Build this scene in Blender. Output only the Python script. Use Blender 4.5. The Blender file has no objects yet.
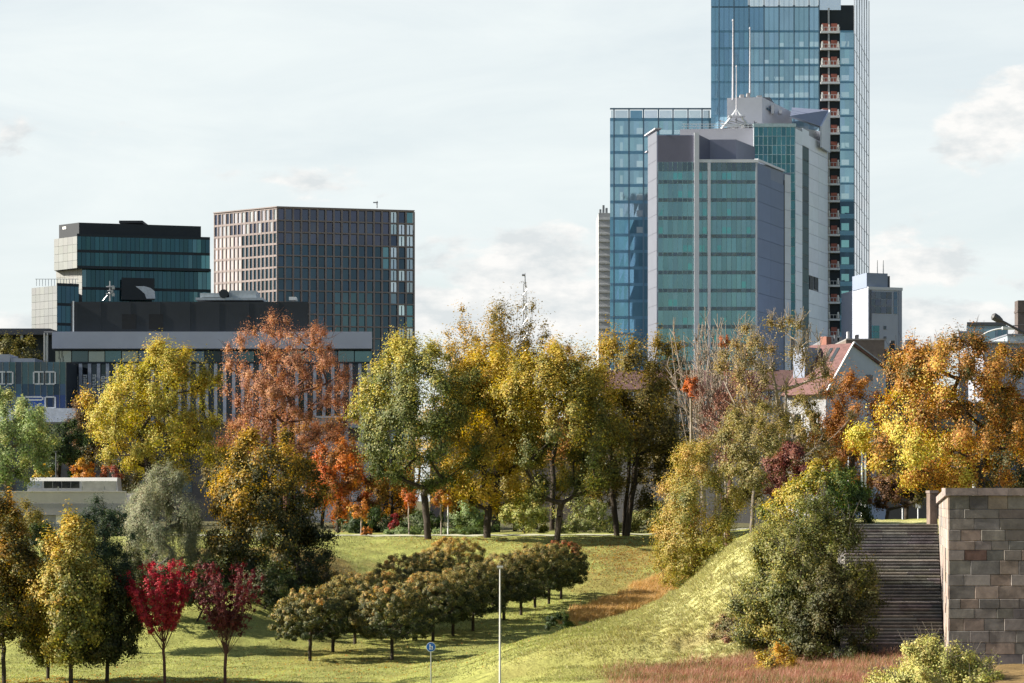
import bpy, math, random
import numpy as np

random.seed(7)
SC = bpy.context.scene
COL = SC.collection
R = math.radians

# ------------------------------------------------------------------ camera frame
F = 85.0 / 36.0 * 1024.0          # focal length in pixels
CU, CV, CZ = 512.0, 500.0, 9.0    # principal column, eye-level row, eye height

def wx(u, d): return (u - CU) * d / F
def wz(v, d): return CZ - (v - CV) * d / F
def hx(s, k=1.0):
    s = s.lstrip('#')
    o = []
    for i in (0, 2, 4):
        c = int(s[i:i+2], 16) / 255.0
        o.append((c / 12.92 if c <= 0.04045 else ((c + 0.055) / 1.055) ** 2.4) * k)
    return tuple(o)

# ------------------------------------------------------------------ terrain
def sstep(a, b, x):
    t = np.clip((x - a) / (b - a), 0.0, 1.0)
    return t * t * (3 - 2 * t)

STH = 0.155                       # stairs and pier are turned a little

def ground(x, y):
    x = np.asarray(x, float); y = np.asarray(y, float)
    base = np.interp(y, [0, 122, 134, 150, 170, 184, 196, 204, 260, 5000], [0, 0, 0.14, 0.9, 2.05, 4.0, 5.75, 6.0, 6.2, 6.2])
    # bank at the left below the dark trees
    left = 3.1 * sstep(-9.5, -17, x) * sstep(136, 152, y) * (1 - sstep(165, 200, y))
    base = np.minimum(base + left, np.maximum(base, 6.2))
    # mound and plateau
    M = np.interp(x, [-6, -2.5, 0.4, 2.5, 6.6, 8.7, 11.5, 13.2, 15], [0, 0.6, 1.6, 2.1, 3.15, 4.25, 6.6, 7.6, 7.87])
    Fr = np.interp(x, [-6, -2, 2, 8, 12, 20], [0, 0.35, 1.0, 1.35, 1.7, 2.2])
    wf = sstep(106, 123, y)
    m = Fr + (M - Fr) * wf
    back = np.interp(y, [126, 136], [1, 0]) * 1.0
    m = np.where(y > 126, base + np.maximum(M - base, 0) * sstep(0, 1, back), m)
    xe = np.interp(y, [119, 126, 140, 160, 200, 260], [14.2, 14.2, 15.5, 17.5, 22, 26])
    pl = np.interp(y, [119, 140, 200, 260], [7.87, 7.87, 6.5, 6.2])
    emb = base + np.maximum(pl - base, 0) * sstep(xe - 8, xe, x)
    z = np.maximum(np.maximum(m, base), np.where(y > 124, emb, 0))
    # low terrace edge in front of the mound
    ridge = 0.42 * sstep(-3, 1, x) * (1 - sstep(12.5, 14, x))
    z = z + ridge * sstep(111.6, 112.6, y - 0.25 * np.sin(x * 0.9)) * (1 - sstep(113, 124, y))
    # cutting for the stairs, filling behind the pier
    xr = 18.05 + STH * (y - 100)
    cut = (x > 13.0 + STH * (y - 107)) & (y < 119.0 - STH * (x - 16)) & (x < xr + 0.4)
    z = np.where(cut, np.minimum(z, Fr + 0.1 + 0.5 * np.clip((y - 107) / 12, 0, 1)), z)
    fill = (x > xr + 0.6) & (y > 101.5)
    z = np.where(fill, np.maximum(z, 7.6 * (y < 140)), z)
    # unevenness
    z = z + 0.05 * np.sin(x * 1.3 + y * 0.7) * np.sin(y * 0.9 - x * 0.4) + 0.03 * np.sin(x * 3.1 - y * 1.7)
    mound_rough = sstep(4, 8, x) * (y > 108) * (y < 135) * (x < 15)
    z = z + mound_rough * (0.07 * np.sin(x * 4.3 + y * 2.9) * np.sin(y * 3.7 - x * 1.1) + 0.05 * np.sin(x * 8 + 5 * np.sin(y * 2.2)))
    return z

def gz(x, y): return float(ground(x, y))

def hit(u, v, d0=100.0, d1=420.0):
    """distance at which the sight line of a picture point meets the ground"""
    ds = np.linspace(d0, d1, 6000)
    g = ground((u - CU) * ds / F, ds)
    zz = CZ - (v - CV) * ds / F
    k = np.argmax(zz <= g)
    return float(ds[k]) if zz[k] <= g[k] else d1

# ------------------------------------------------------------------ node materials
MATS = {}
def new_mat(name):
    m = bpy.data.materials.new(name); m.use_nodes = True
    nt = m.node_tree; nt.nodes.clear()
    out = nt.nodes.new('ShaderNodeOutputMaterial')
    return m, nt, out

def node(nt, t, **kw):
    n = nt.nodes.new(t)
    for k, v in kw.items():
        if k.startswith('i_'):
            key = k[2:]
            key = int(key) if key.isdigit() else key.replace('_', ' ')
            n.inputs[key].default_value = v
        else:
            setattr(n, k, v)
    return n

def mat(name, c, rough=0.8, var=0.18, scale=2.0, metal=0.0, bump=0.0, spec=0.3, stretch=(1, 1, 1), c2=None):
    """plain procedural surface: two tones broken by noise, optional bump"""
    if name in MATS: return MATS[name]
    m, nt, out = new_mat(name)
    L = nt.links.new
    tc = node(nt, 'ShaderNodeTexCoord')
    mp = node(nt, 'ShaderNodeMapping'); mp.inputs['Scale'].default_value = stretch
    L(tc.outputs['Object'], mp.inputs['Vector'])
    n1 = node(nt, 'ShaderNodeTexNoise', i_Scale=scale, i_Detail=6.0, i_Roughness=0.62)
    L(mp.outputs['Vector'], n1.inputs['Vector'])
    rp = node(nt, 'ShaderNodeValToRGB')
    a = tuple(x * (1 - var) for x in c) + (1,)
    b = tuple(min(1, x * (1 + var)) for x in (c2 or c)) + (1,)
    rp.color_ramp.elements[0].position = 0.3; rp.color_ramp.elements[0].color = a
    rp.color_ramp.elements[1].position = 0.7; rp.color_ramp.elements[1].color = b
    L(n1.outputs['Fac'], rp.inputs['Fac'])
    p = node(nt, 'ShaderNodeBsdfPrincipled', i_Roughness=rough, i_Metallic=metal)
    p.inputs['Specular IOR Level'].default_value = spec
    L(rp.outputs['Color'], p.inputs['Base Color'])
    if bump:
        bp = node(nt, 'ShaderNodeBump', i_Strength=bump, i_Distance=0.05)
        L(n1.outputs['Fac'], bp.inputs['Height']); L(bp.outputs['Normal'], p.inputs['Normal'])
    L(p.outputs['BSDF'], out.inputs['Surface'])
    MATS[name] = m
    return m

def leaf_mat():
    m, nt, out = new_mat('leaf')
    L = nt.links.new
    at = node(nt, 'ShaderNodeAttribute', attribute_name='Col')
    d = node(nt, 'ShaderNodeBsdfDiffuse')
    t = node(nt, 'ShaderNodeBsdfTranslucent')
    g = node(nt, 'ShaderNodeBsdfGlossy', i_Roughness=0.6)
    g.inputs['Color'].default_value = (0.9, 0.9, 0.85, 1)
    hs = node(nt, 'ShaderNodeHueSaturation', i_Saturation=1.15, i_Value=1.15)
    L(at.outputs['Color'], d.inputs['Color']); L(at.outputs['Color'], hs.inputs['Color']); L(hs.outputs['Color'], t.inputs['Color'])
    mx = node(nt, 'ShaderNodeMixShader', i_Fac=0.36)
    L(d.outputs[0], mx.inputs[1]); L(t.outputs[0], mx.inputs[2])
    m2 = node(nt, 'ShaderNodeMixShader', i_Fac=0.025)
    L(mx.outputs[0], m2.inputs[1]); L(g.outputs[0], m2.inputs[2])
    L(m2.outputs[0], out.inputs['Surface'])
    return m

def attr_mat(name, rough, metal, spec=0.5, noise=0.0, nscale=1.0, ior=1.5):
    """surface whose own colour comes from the mesh's Col attribute (panes, stone blocks)"""
    m, nt, out = new_mat(name)
    L = nt.links.new
    at = node(nt, 'ShaderNodeAttribute', attribute_name='Col')
    p = node(nt, 'ShaderNodeBsdfPrincipled', i_Roughness=rough, i_Metallic=metal, i_IOR=ior)
    p.inputs['Specular IOR Level'].default_value = spec
    if noise:
        tc = node(nt, 'ShaderNodeTexCoord')
        n1 = node(nt, 'ShaderNodeTexNoise', i_Scale=nscale, i_Detail=8.0, i_Roughness=0.65)
        L(tc.outputs['Object'], n1.inputs['Vector'])
        mr = node(nt, 'ShaderNodeMapRange'); mr.inputs['From Min'].default_value = 0.25; mr.inputs['From Max'].default_value = 0.75
        mr.inputs['To Min'].default_value = 1 - noise; mr.inputs['To Max'].default_value = 1 + noise
        L(n1.outputs['Fac'], mr.inputs['Value'])
        if rough > 0.7:
            n2 = node(nt, 'ShaderNodeTexNoise', i_Scale=0.7, i_Detail=9.0, i_Roughness=0.7, i_Distortion=0.8); L(tc.outputs['Object'], n2.inputs['Vector'])
            m2 = node(nt, 'ShaderNodeMapRange', i_1=0.35, i_2=0.62, i_3=0.6, i_4=1.12); L(n2.outputs['Fac'], m2.inputs[0])
            m3 = node(nt, 'ShaderNodeMath', operation='MULTIPLY'); L(mr.outputs[0], m3.inputs[0]); L(m2.outputs[0], m3.inputs[1]); mr = m3
        mm = node(nt, 'ShaderNodeVectorMath', operation='SCALE')
        L(at.outputs['Color'], mm.inputs[0]); L(mr.outputs[0], mm.inputs['Scale'])
        L(mm.outputs[0], p.inputs['Base Color'])
        if rough > 0.4:
            bp = node(nt, 'ShaderNodeBump', i_Strength=0.35, i_Distance=0.03)
            L(n1.outputs['Fac'], bp.inputs['Height']); L(bp.outputs['Normal'], p.inputs['Normal'])
    else:
        L(at.outputs['Color'], p.inputs['Base Color'])
    L(p.outputs['BSDF'], out.inputs['Surface'])
    return m

LEAF = leaf_mat()
GLASS = attr_mat('coated_glass', 0.06, 0.72, 0.6, 0.10, 0.15)
PANEL = attr_mat('metal_panel', 0.55, 0.0, 0.3, 0.07, 0.3)
STONE = attr_mat('granite_block', 0.85, 0.0, 0.25, 0.30, 2.2)

def bark_mat(name, c):
    return mat(name, c, 0.9, 0.35, 3.0, bump=0.6, stretch=(3, 3, 0.8), spec=0.15)
BARK = bark_mat('dark_bark', (0.045, 0.036, 0.028))
BARK_G = bark_mat('grey_bark', (0.14, 0.12, 0.10))
BARK_P = bark_mat('pale_bark', (0.26, 0.22, 0.18))
BARK_R = bark_mat('reddish_bark', (0.10, 0.05, 0.04))

# ------------------------------------------------------------------ mesh building
def link(o, parent=None):
    COL.objects.link(o)
    if parent is not None: o.parent = parent
    return o

def np_mesh(name, V, Fc, k, m, parent=None, col=None, smooth=False):
    """V (n,3) world or local, Fc (m,k) face indices, col (n,3) point colours"""
    me = bpy.data.meshes.new(name)
    nf = len(Fc)
    me.vertices.add(len(V)); me.vertices.foreach_set('co', np.ascontiguousarray(V, np.float32).ravel())
    me.loops.add(nf * k); me.loops.foreach_set('vertex_index', np.ascontiguousarray(Fc, np.int32).ravel())
    me.polygons.add(nf)
    me.polygons.foreach_set('loop_start', np.arange(0, nf * k, k, dtype=np.int32))
    if smooth: me.polygons.foreach_set('use_smooth', np.ones(nf, bool))
    me.update(calc_edges=True); me.validate()
    if col is not None:
        a = me.color_attributes.new('Col', 'FLOAT_COLOR', 'POINT')
        c = np.ones((len(V), 4), np.float32); c[:, :3] = col
        a.data.foreach_set('color', c.ravel())
    me.materials.append(m)
    return link(bpy.data.objects.new(name, me), parent)

class MB:
    """collects boxes, quads and tubes and links them as one mesh object"""
    def __init__(s): s.v = []; s.f = []; s.c = []
    def add(s, vs, fs, c=None):
        n = len(s.v); s.v += [tuple(p) for p in vs]; s.f += [tuple(i + n for i in f) for f in fs]
        s.c += [c or (0.5, 0.5, 0.5)] * len(vs)
        return s
    def hexa(s, p, c=None):
        return s.add(p, [(0, 3, 2, 1), (4, 5, 6, 7), (0, 1, 5, 4), (1, 2, 6, 5), (2, 3, 7, 6), (3, 0, 4, 7)], c)
    def box(s, x0, x1, y0, y1, z0, z1, c=None):
        return s.hexa([(x0, y0, z0), (x1, y0, z0), (x1, y1, z0), (x0, y1, z0), (x0, y0, z1), (x1, y0, z1), (x1, y1, z1), (x0, y1, z1)], c)
    def prism(s, pts, z0, z1, c=None):
        n = len(pts)
        zt = z1 if isinstance(z1, (list, tuple)) else [z1] * n
        vs = [(p[0], p[1], z0) for p in pts] + [(p[0], p[1], zt[i]) for i, p in enumerate(pts)]
        fs = [tuple(range(n - 1, -1, -1)), tuple(range(n, 2 * n))] + [(i, (i + 1) % n, n + (i + 1) % n, n + i) for i in range(n)]
        return s.add(vs, fs, c)
    def tube(s, pts, rad, k=8, c=None):
        rad = rad if isinstance(rad, (list, tuple)) else [rad] * len(pts)
        P = [np.array(p, float) for p in pts]
        vs = []
        for i, p in enumerate(P):
            t = P[min(i + 1, len(P) - 1)] - P[max(i - 1, 0)]; t = t / (np.linalg.norm(t) + 1e-9)
            a = np.cross(t, (0, 0, 1.0));
            if np.linalg.norm(a) < 1e-3: a = np.array((1.0, 0, 0))
            a /= np.linalg.norm(a); b = np.cross(t, a)
            for j in range(k):
                w = 2 * math.pi * j / k
                vs.append(tuple(p + rad[i] * (a * math.cos(w) + b * math.sin(w))))
        fs = [tuple(range(k)), tuple(range((len(P) - 1) * k, len(P) * k))[::-1]]
        for i in range(len(P) - 1):
            for j in range(k):
                fs.append((i * k + j, (i + 1) * k + j, (i + 1) * k + (j + 1) % k, i * k + (j + 1) % k))
        return s.add(vs, fs, c)
    def build(s, name, m, parent=None, org=(0, 0, 0), colored=False, smooth=False):
        me = bpy.data.meshes.new(name)
        me.from_pydata([(p[0] - org[0], p[1] - org[1], p[2] - org[2]) for p in s.v], [], s.f)
        me.update()
        if colored:
            a = me.color_attributes.new('Col', 'FLOAT_COLOR', 'POINT')
            c = np.ones((len(s.v), 4), np.float32); c[:, :3] = np.array(s.c)
            a.data.foreach_set('color', c.ravel())
        if smooth: me.polygons.foreach_set('use_smooth', np.ones(len(me.polygons), bool))
        me.materials.append(m)
        return link(bpy.data.objects.new(name, me), parent)

def tag(o, label=None, cat=None, group=None, kind=None):
    if label: o['label'] = label
    if cat: o['category'] = cat
    if group: o['group'] = group
    if kind: o['kind'] = kind
    return o

def thing(name, label, cat, loc, group=None, rz=0.0):
    o = bpy.data.objects.new(name, None); o.empty_display_size = 0.5
    o.location = loc; o.rotation_euler = (0, 0, rz)
    link(o)
    return tag(o, label, cat, group)

def copy_tree(o, parent=None):
    c = o.copy(); COL.objects.link(c); c.parent = parent
    for ch in list(o.children): copy_tree(ch, c)
    return c
# ------------------------------------------------------------------ plants
def nrm(a): return a / (np.linalg.norm(a, axis=-1, keepdims=True) + 1e-9)

def frusta(A, B, ra, rb, k):
    n = len(A); T = nrm(B - A); A = A - T * (0.35 * ra)[:, None]
    ref = np.where(np.abs(T[:, 2:3]) > 0.9, np.array([[1.0, 0, 0]]), np.array([[0, 0, 1.0]]))
    U = nrm(np.cross(T, ref)); W = np.cross(T, U)
    w = np.arange(k) * 2 * np.pi / k
    ring = U[:, None, :] * np.cos(w)[None, :, None] + W[:, None, :] * np.sin(w)[None, :, None]
    V = np.concatenate([A[:, None] + ring * ra[:, None, None], B[:, None] + ring * rb[:, None, None]], 1).reshape(-1, 3)
    j = np.arange(k); j2 = (j + 1) % k
    q = np.stack([j, j2, k + j2, k + j], 1)
    Fc = (np.arange(n)[:, None, None] * 2 * k + q[None]).reshape(-1, 4)
    return V, Fc

PROF = {
    'round':  lambda t: np.sqrt(np.clip(1 - (2 * t - 1) ** 2, 0, 1)),
    'egg':    lambda t: np.sqrt(np.clip(1 - (2 * t - 1) ** 2, 0, 1)) * (1.22 - 0.5 * t),
    'broad':  lambda t: np.clip(1 - np.abs(2 * t - 1) ** 3.2, 0, 1) ** 0.55,
    'topped': lambda t: np.sqrt(np.clip(1 - (2 * t - 1) ** 2, 0, 1)) * (0.72 + 0.5 * t),
    'vase':   lambda t: np.clip(0.12 + 1.0 * t, 0, 1) * np.clip((1.0 - t) * 6, 0, 1) ** 0.5,
    'dome':   lambda t: np.sqrt(np.clip(1 - np.clip(t - 0.12, 0, 1) ** 2 / 0.78, 0, 1)),
    'cone':   lambda t: np.clip(1.02 - t, 0, 1) ** 0.8 * np.clip(t * 8, 0, 1),
    'mushroom': lambda t: np.where(t < 0.26, 0.80 + 0.2 * np.sin(np.clip(t / 0.26, 0, 1) * 1.5708), np.sqrt(np.clip(1 - ((t - 0.26) / 0.76) ** 2, 0, 1))),
    'umbrella': lambda t: np.where(t < 0.3, np.sqrt(np.clip(t / 0.3, 0, 1)) * 0.25 + 0.75 * np.clip(t / 0.3, 0, 1), np.sqrt(np.clip(1 - ((t - 0.3) / 0.7) ** 2, 0, 1))),
}

def ramp(cols, s):
    C = np.array(cols, float); s = np.clip(s, 0, 0.9999) * (len(C) - 1)
    i = s.astype(int); f = (s - i)[:, None]
    return C[i] * (1 - f) + C[np.minimum(i + 1, len(C) - 1)] * f

def leaves_mesh(name, P, N, size, cols, rng, parent, asp=0.62, hang=0.0):
    n = len(P)
    rv = rng.normal(size=(n, 3)); rv[:, 2] -= hang
    T = nrm(rv - N * np.sum(rv * N, 1, keepdims=True)); S = np.cross(N, T)
    l = size * rng.uniform(0.6, 1.35, n)[:, None]; w = l * asp * 0.5
    fold = N * (l * rng.uniform(-0.12, 0.2, n)[:, None])
    V = np.stack([P - T * l * 0.5, P + S * w + fold, P + T * l * 0.5, P - S * w + fold], 1).reshape(-1, 3)
    Fc = np.arange(n * 4).reshape(-1, 4)
    return np_mesh(name, V, Fc, 4, LEAF, parent, np.repeat(cols, 4, 0))

def plant(name, label, cat, u, d, vt, ul, ur, vb, pal, prof='round', n=9000, ls=0.2, clumps=90, rc=0.15, g=(0, 0, 0), gw=0.5, cn=0.35, ln=0.16,
          bias=0.28, trunk_r=0.22, bark=None, seed=1, group=None, squash=1.0, asp=0.62, hang=0.0, lobes=0.22, gaps=0.0, bush=False, stems=1, fork=0.45,
          twigs=0.0, depth=0.9, lean=0.0, parts=('trunk', 'crown'), up=0.25, open_mid=0.0, wands=0, spike=0.0, back=0.0, dens=1.9, wr=0.16, rough=0.12, straight=0.0, rmin=0.012, hollow=(0.34, 0.62), tight=False):
    """a tree or bush whose crown fills the outline ul..ur, vt..vb (picture points) at its own distance d"""
    rng = np.random.default_rng(seed)
    bx = wx(u, d); bz = gz(bx, d)
    root = thing(name, label, cat, (bx, d, bz), group)
    n = int(n * dens * (1.45 if not wands else 1.2)); ls = ls * (0.92 if d < 140 else 0.76); n = int(n * (1.0 if d < 140 else 1.3))
    zt = wz(vt, d) - bz; zb = max(wz(vb, d) - bz, -6.0 if bush else 0.3)
    cx = wx((ul + ur) / 2, d) - bx; rx = (ur - ul) / 2 * d / F; ry = rx * depth
    H = zt - zb
    ph = rng.uniform(0, 6.28, 6)
    def radius(t, a):
        lob = 1 + lobes * (0.5 * np.sin(2 * a + ph[0] + 3 * t) + 0.35 * np.sin(3 * a + ph[1] - 5 * t) + 0.35 * np.sin(5 * a + ph[2] + 7 * t)) + lobes * 0.5 * np.sin(9 * t + ph[3] + a)
        return PROF[prof](t) * lob * 1.0
    # clump centres
    C = []
    while len(C) < clumps and not wands:
        t = rng.uniform(0.02, 0.99); a = rng.uniform(0, 6.283)
        rr = rng.uniform(open_mid, 1) ** bias if bias > 0 else rng.uniform(0, 1)
        pr = PROF[prof](np.array(t)); 
        if rng.uniform() > float(pr) ** 1.3 + 0.05: continue
        if not bush and t < hollow[0] and rr < hollow[1]: continue
        k = rr * float(radius(np.array(t), np.array(a))) * (1 - rc * 0.45)
        if rough and rng.uniform() < 0.16: k *= rng.uniform(1.0 + rough * 0.3, 1.0 + rough); t = min(1.06, t * rng.uniform(1.0, 1.0 + rough * 0.35))
        C.append((cx + k * rx * math.cos(a), back + k * ry * math.sin(a), zb + H * (rc * 0.35 + t * (1 - rc * 0.6))))
    C = np.array(C)
    if bush: C[:, 2] = np.maximum(C[:, 2], ground(C[:, 0] + bx, C[:, 1] + d) - bz + 0.1)
    # skeleton: trunk nodes, then each clump joins the nearest limb
    nodes = []; par = []
    ht = zb + H * fork if not bush else 0.1
    for st in range(stems):
        a = rng.uniform(0, 6.28); off = 0.0 if stems == 1 else (0.25 if bush else trunk_r * 1.6)
        p = np.array([off * math.cos(a), off * math.sin(a), -0.25]); last = -1
        K = 7
        for i in range(K + 1):
            f = i / K
            q = p + np.array([cx * f ** 1.5 * 0.6 + lean * f + (rng.normal() * 0.06 + (st and off * 1.6 * math.cos(a))) * f * ht * 0.12 * 1.5,
                              rng.normal() * 0.03 * ht * f, (ht + 0.25) * f])
            nodes.append(q); par.append(last); last = len(nodes) - 1
    if wands:
        ntr = len(nodes); C = []; cid = []
        for w in range(wands):
            while True:
                t = rng.uniform(0.35, 1.0) ** 0.6 if not straight else rng.uniform(0.62, 1.04); a = rng.uniform(0, 6.283); rr = rng.uniform() ** (0.45 if not straight else 0.3)
                if rng.uniform() < float(PROF[prof](np.array(min(t, 0.93)))) + 0.05: break
            k = rr * float(radius(np.array(min(t, 0.93)), np.array(a)))
            e = np.array([cx + k * rx * math.cos(a), k * ry * math.sin(a), zb + H * t])
            st = [i for i in range(ntr) if nodes[i][2] > max(ht * 0.55, zb * 0.6)]
            i = int(rng.choice(st)); p0 = nodes[i]; last = i
            mid = p0 + (e - p0) * (np.array([0.62, 0.62, 0.38]) if not straight else np.array([0.56, 0.56, 0.46])) + rng.normal(size=3) * 0.03 * H
            m_ = 8
            for s in range(1, m_ + 1):
                f = s / m_; q = (1 - f) ** 2 * p0 + 2 * f * (1 - f) * mid + f * f * e
                nodes.append(q); par.append(last); last = len(nodes) - 1
                if f > 0.25: C.append(q); cid.append(last)
        C = np.array(C); cid = np.array(cid)
    else:
        order = np.argsort(np.hypot(C[:, 0] - cx, C[:, 1]) + 0.8 * np.abs(C[:, 2] - ht))
        cid = np.zeros(len(C), int)
        for c in order:
            t = C[c]; N_ = np.array(nodes)
            dv = t - N_; dist = np.linalg.norm(dv, axis=1)
            cost = dist + 0.9 * np.maximum(0, N_[:, 2] - t[2] + 0.25 * np.hypot(dv[:, 0], dv[:, 1])) + 3.0 * (N_[:, 2] < min(zb * 0.8, ht * 0.6)) * (not bush)
            i = int(np.argmin(cost)); p0 = N_[i]; last = i
            mid = (p0 + t) / 2 + np.array([0, 0, up * 0.3 * -dist[i]]) * (1 if not bush else 0.3) + rng.normal(size=3) * 0.06 * dist[i]
            ns = 4 if dist[i] > 1.0 else 2
            for s in range(1, ns + 1):
                f = s / ns
                q = (1 - f) ** 2 * p0 + 2 * f * (1 - f) * mid + f * f * t
                nodes.append(q); par.append(last); last = len(nodes) - 1
            cid[c] = last
    nodes = np.array(nodes); par = np.array(par)
    cnt = np.zeros(len(nodes)); cnt[cid] = 1.0 if not wands else 0.2
    for i in range(len(nodes) - 1, -1, -1):
        if par[i] >= 0: cnt[par[i]] += cnt[i]
    rad = trunk_r * (np.maximum(cnt, 0.3) / max(cnt.max(), 1)) ** 0.6
    rad = np.maximum(rad, rmin)
    for i in range(len(nodes)):
        if par[i] >= 0 and nodes[i][2] < 0.6 and not bush: rad[i] = max(rad[i], rad[par[i]] * 0.95 if par[i] >= 0 else 0)
    ii = np.nonzero(par >= 0)[0]
    ra = rad[par[ii]]; rb = rad[ii]; ra = np.minimum(ra, rb * 1.35 + 0.004)
    V, Fc = frusta(nodes[par[ii]], nodes[ii], ra, rb, 7)
    if twigs > 0:
        nt_ = int(len(C) * twigs); k = rng.integers(0, len(C), nt_)
        A = nodes[cid[k]]; D = nrm(nrm(A - np.array([cx, 0, zb + H * 0.3])) * 0.8 + rng.normal(size=(nt_, 3)) * 0.5 + np.array([0, 0, 0.7]))
        B = A + D * rng.uniform(0.4, 1.3, nt_)[:, None] * max(0.5, rc * rx * 2.2)
        V2, F2 = frusta(A, B, np.full(nt_, rmin * 1.2), np.full(nt_, rmin * 0.6), 3)
        Fc = np.concatenate([Fc, F2 + len(V)]); V = np.concatenate([V, V2])
    np_mesh(parts[0], V, Fc, 4, bark or BARK, root, smooth=True)
    if n == 0: return root
    # leaves in clumps
    vis = np.ones(len(C), bool)
    if gaps > 0: vis = rng.uniform(size=len(C)) > gaps
    Cv = C[vis]
    wts = rng.uniform(0.5, 1.5, len(Cv)); wts /= wts.sum()
    k = rng.choice(len(Cv), n, p=wts)
    scl = rc * (0.45 * rx + 0.22 * H) * rng.uniform(0.65, 1.35, len(Cv))
    if wands: scl = np.full(len(Cv), wr) * rng.uniform(0.6, 1.3, len(Cv))
    dirs = nrm(rng.normal(size=(n, 3))); rr = np.minimum(np.abs(rng.normal(size=n)) * 0.52 + 0.1, 1.25) if not tight else rng.uniform(0, 1, n) ** 0.4 * 0.8
    off = dirs * rr[:, None] * scl[k][:, None] * 1.5; off[:, 2] *= squash
    if not bush and squash == 1.0: off[:, 2] = np.where(off[:, 2] > 0, off[:, 2] * (1.0 + 0.5 * (np.sin(k * 12.9898) > 0.2)), off[:, 2]); off[:, :2] *= np.where(off[:, 2:3] > 0, 1 - 0.35 * np.clip(off[:, 2:3] / (scl[k][:, None] * 2 + 1e-6), 0, 1), 1)
    if hang: off[:, 2] -= np.abs(rng.normal(size=n)) * hang * scl[k]
    if spike:
        off[:, :2] *= 0.55; off[:, 2] = off[:, 2] * 1.2 + np.abs(rng.normal(size=n)) * spike * scl[k] * (0.4 + 1.0 * (Cv[k][:, 2] - zb) / H)
    P = Cv[k] + off
    if not wands and not tight:                     # loose leaves between the clumps
        q = rng.uniform(size=n) < 0.3; j = rng.integers(0, len(Cv), n); f = rng.uniform(0.15, 0.6, n)
        dd = np.linalg.norm(Cv[j] - Cv[k], axis=1); q &= dd < 0.75 * max(rx, H * 0.4)
        P = np.where(q[:, None], P + (Cv[j] - Cv[k]) * f[:, None], P)
    if bush: P[:, 2] = np.maximum(P[:, 2], 0.04 + ground(P[:, 0] + bx, P[:, 1] + d) - bz)
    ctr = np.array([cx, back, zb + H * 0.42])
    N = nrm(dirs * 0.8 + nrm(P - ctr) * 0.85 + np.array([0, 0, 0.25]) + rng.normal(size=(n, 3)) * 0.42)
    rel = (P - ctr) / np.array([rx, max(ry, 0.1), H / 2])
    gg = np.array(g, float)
    s = 0.5 + gw * (rel @ gg) + cn * rng.normal(size=len(Cv))[k] + ln * rng.normal(size=n)  # a sunward g puts the lit and shaded sides into leaf colour
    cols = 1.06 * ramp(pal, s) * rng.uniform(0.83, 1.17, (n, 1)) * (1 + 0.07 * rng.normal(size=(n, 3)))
    leaves_mesh(parts[1], P, N, ls, np.clip(cols, 0.004, 0.9), rng, root, asp, hang)
    return root
# ------------------------------------------------------------------ ground
def ground_mat():
    m, nt, out = new_mat('meadow_ground'); L = nt.links.new
    at = node(nt, 'ShaderNodeAttribute', attribute_name='Col')
    geo = node(nt, 'ShaderNodeNewGeometry')
    n1 = node(nt, 'ShaderNodeTexNoise', i_Scale=0.55, i_Detail=9.0, i_Roughness=0.7)
    n2 = node(nt, 'ShaderNodeTexNoise', i_Scale=5.0, i_Detail=6.0, i_Roughness=0.75)
    L(geo.outputs['Position'], n1.inputs['Vector']); L(geo.outputs['Position'], n2.inputs['Vector'])
    r = node(nt, 'ShaderNodeMapRange', i_1=0.3, i_2=0.7, i_3=0.62, i_4=1.3); L(n1.outputs['Fac'], r.inputs[0])
    r2 = node(nt, 'ShaderNodeMapRange', i_1=0.3, i_2=0.7, i_3=0.7, i_4=1.3); L(n2.outputs['Fac'], r2.inputs[0])
    mu = node(nt, 'ShaderNodeMath', operation='MULTIPLY'); L(r.outputs[0], mu.inputs[0]); L(r2.outputs[0], mu.inputs[1])
    vm = node(nt, 'ShaderNodeVectorMath', operation='SCALE'); L(at.outputs['Color'], vm.inputs[0]); L(mu.outputs[0], vm.inputs['Scale'])
    mixc = node(nt, 'ShaderNodeMix', data_type='RGBA', blend_type='MIX')
    n3 = node(nt, 'ShaderNodeTexNoise', i_Scale=0.22, i_Detail=5.0); L(geo.outputs['Position'], n3.inputs['Vector'])
    r3 = node(nt, 'ShaderNodeMapRange', i_1=0.5, i_2=0.75, i_3=0.0, i_4=0.4); L(n3.outputs['Fac'], r3.inputs[0])
    L(r3.outputs[0], mixc.inputs['Factor']); L(vm.outputs[0], mixc.inputs[6]); mixc.inputs[7].default_value = (0.25, 0.20, 0.06, 1)
    p = node(nt, 'ShaderNodeBsdfPrincipled', i_Roughness=0.95); p.inputs['Specular IOR Level'].default_value = 0.1
    L(mixc.outputs[2], p.inputs['Base Color'])
    bp = node(nt, 'ShaderNodeBump', i_Strength=0.7, i_Distance=0.12); L(n2.outputs['Fac'], bp.inputs['Height']); L(bp.outputs['Normal'], p.inputs['Normal'])
    L(p.outputs[0], out.inputs['Surface'])
    return m

LAWN = np.array((0.26, 0.272, 0.078)); DRY = np.array((0.40, 0.27, 0.11)); YEL = np.array((0.40, 0.385, 0.17)); PINK = np.array((0.24, 0.11, 0.07)); LITTER = np.array((0.19, 0.085, 0.03)); SHADEG = np.array((0.05, 0.065, 0.02))

def blob(x, y, cx, cy, rx, ry, soft=0.5):
    q = np.sqrt(((x - cx) / rx) ** 2 + ((y - cy) / ry) ** 2)
    q = q + 0.22 * np.sin(x * 1.7 + y * 0.6) + 0.12 * np.sin(y * 1.1 - x * 0.9)
    return 1 - sstep(1 - soft, 1 + soft, q)

def belt(x, y):
    a = (x - 8.4) * 0.32 + (y - 168) * 0.947; p = (x - 8.4) * 0.947 - (y - 168) * 0.32
    return blob(a, p, 0, 0, 13, 1.7, 0.35)

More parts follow.
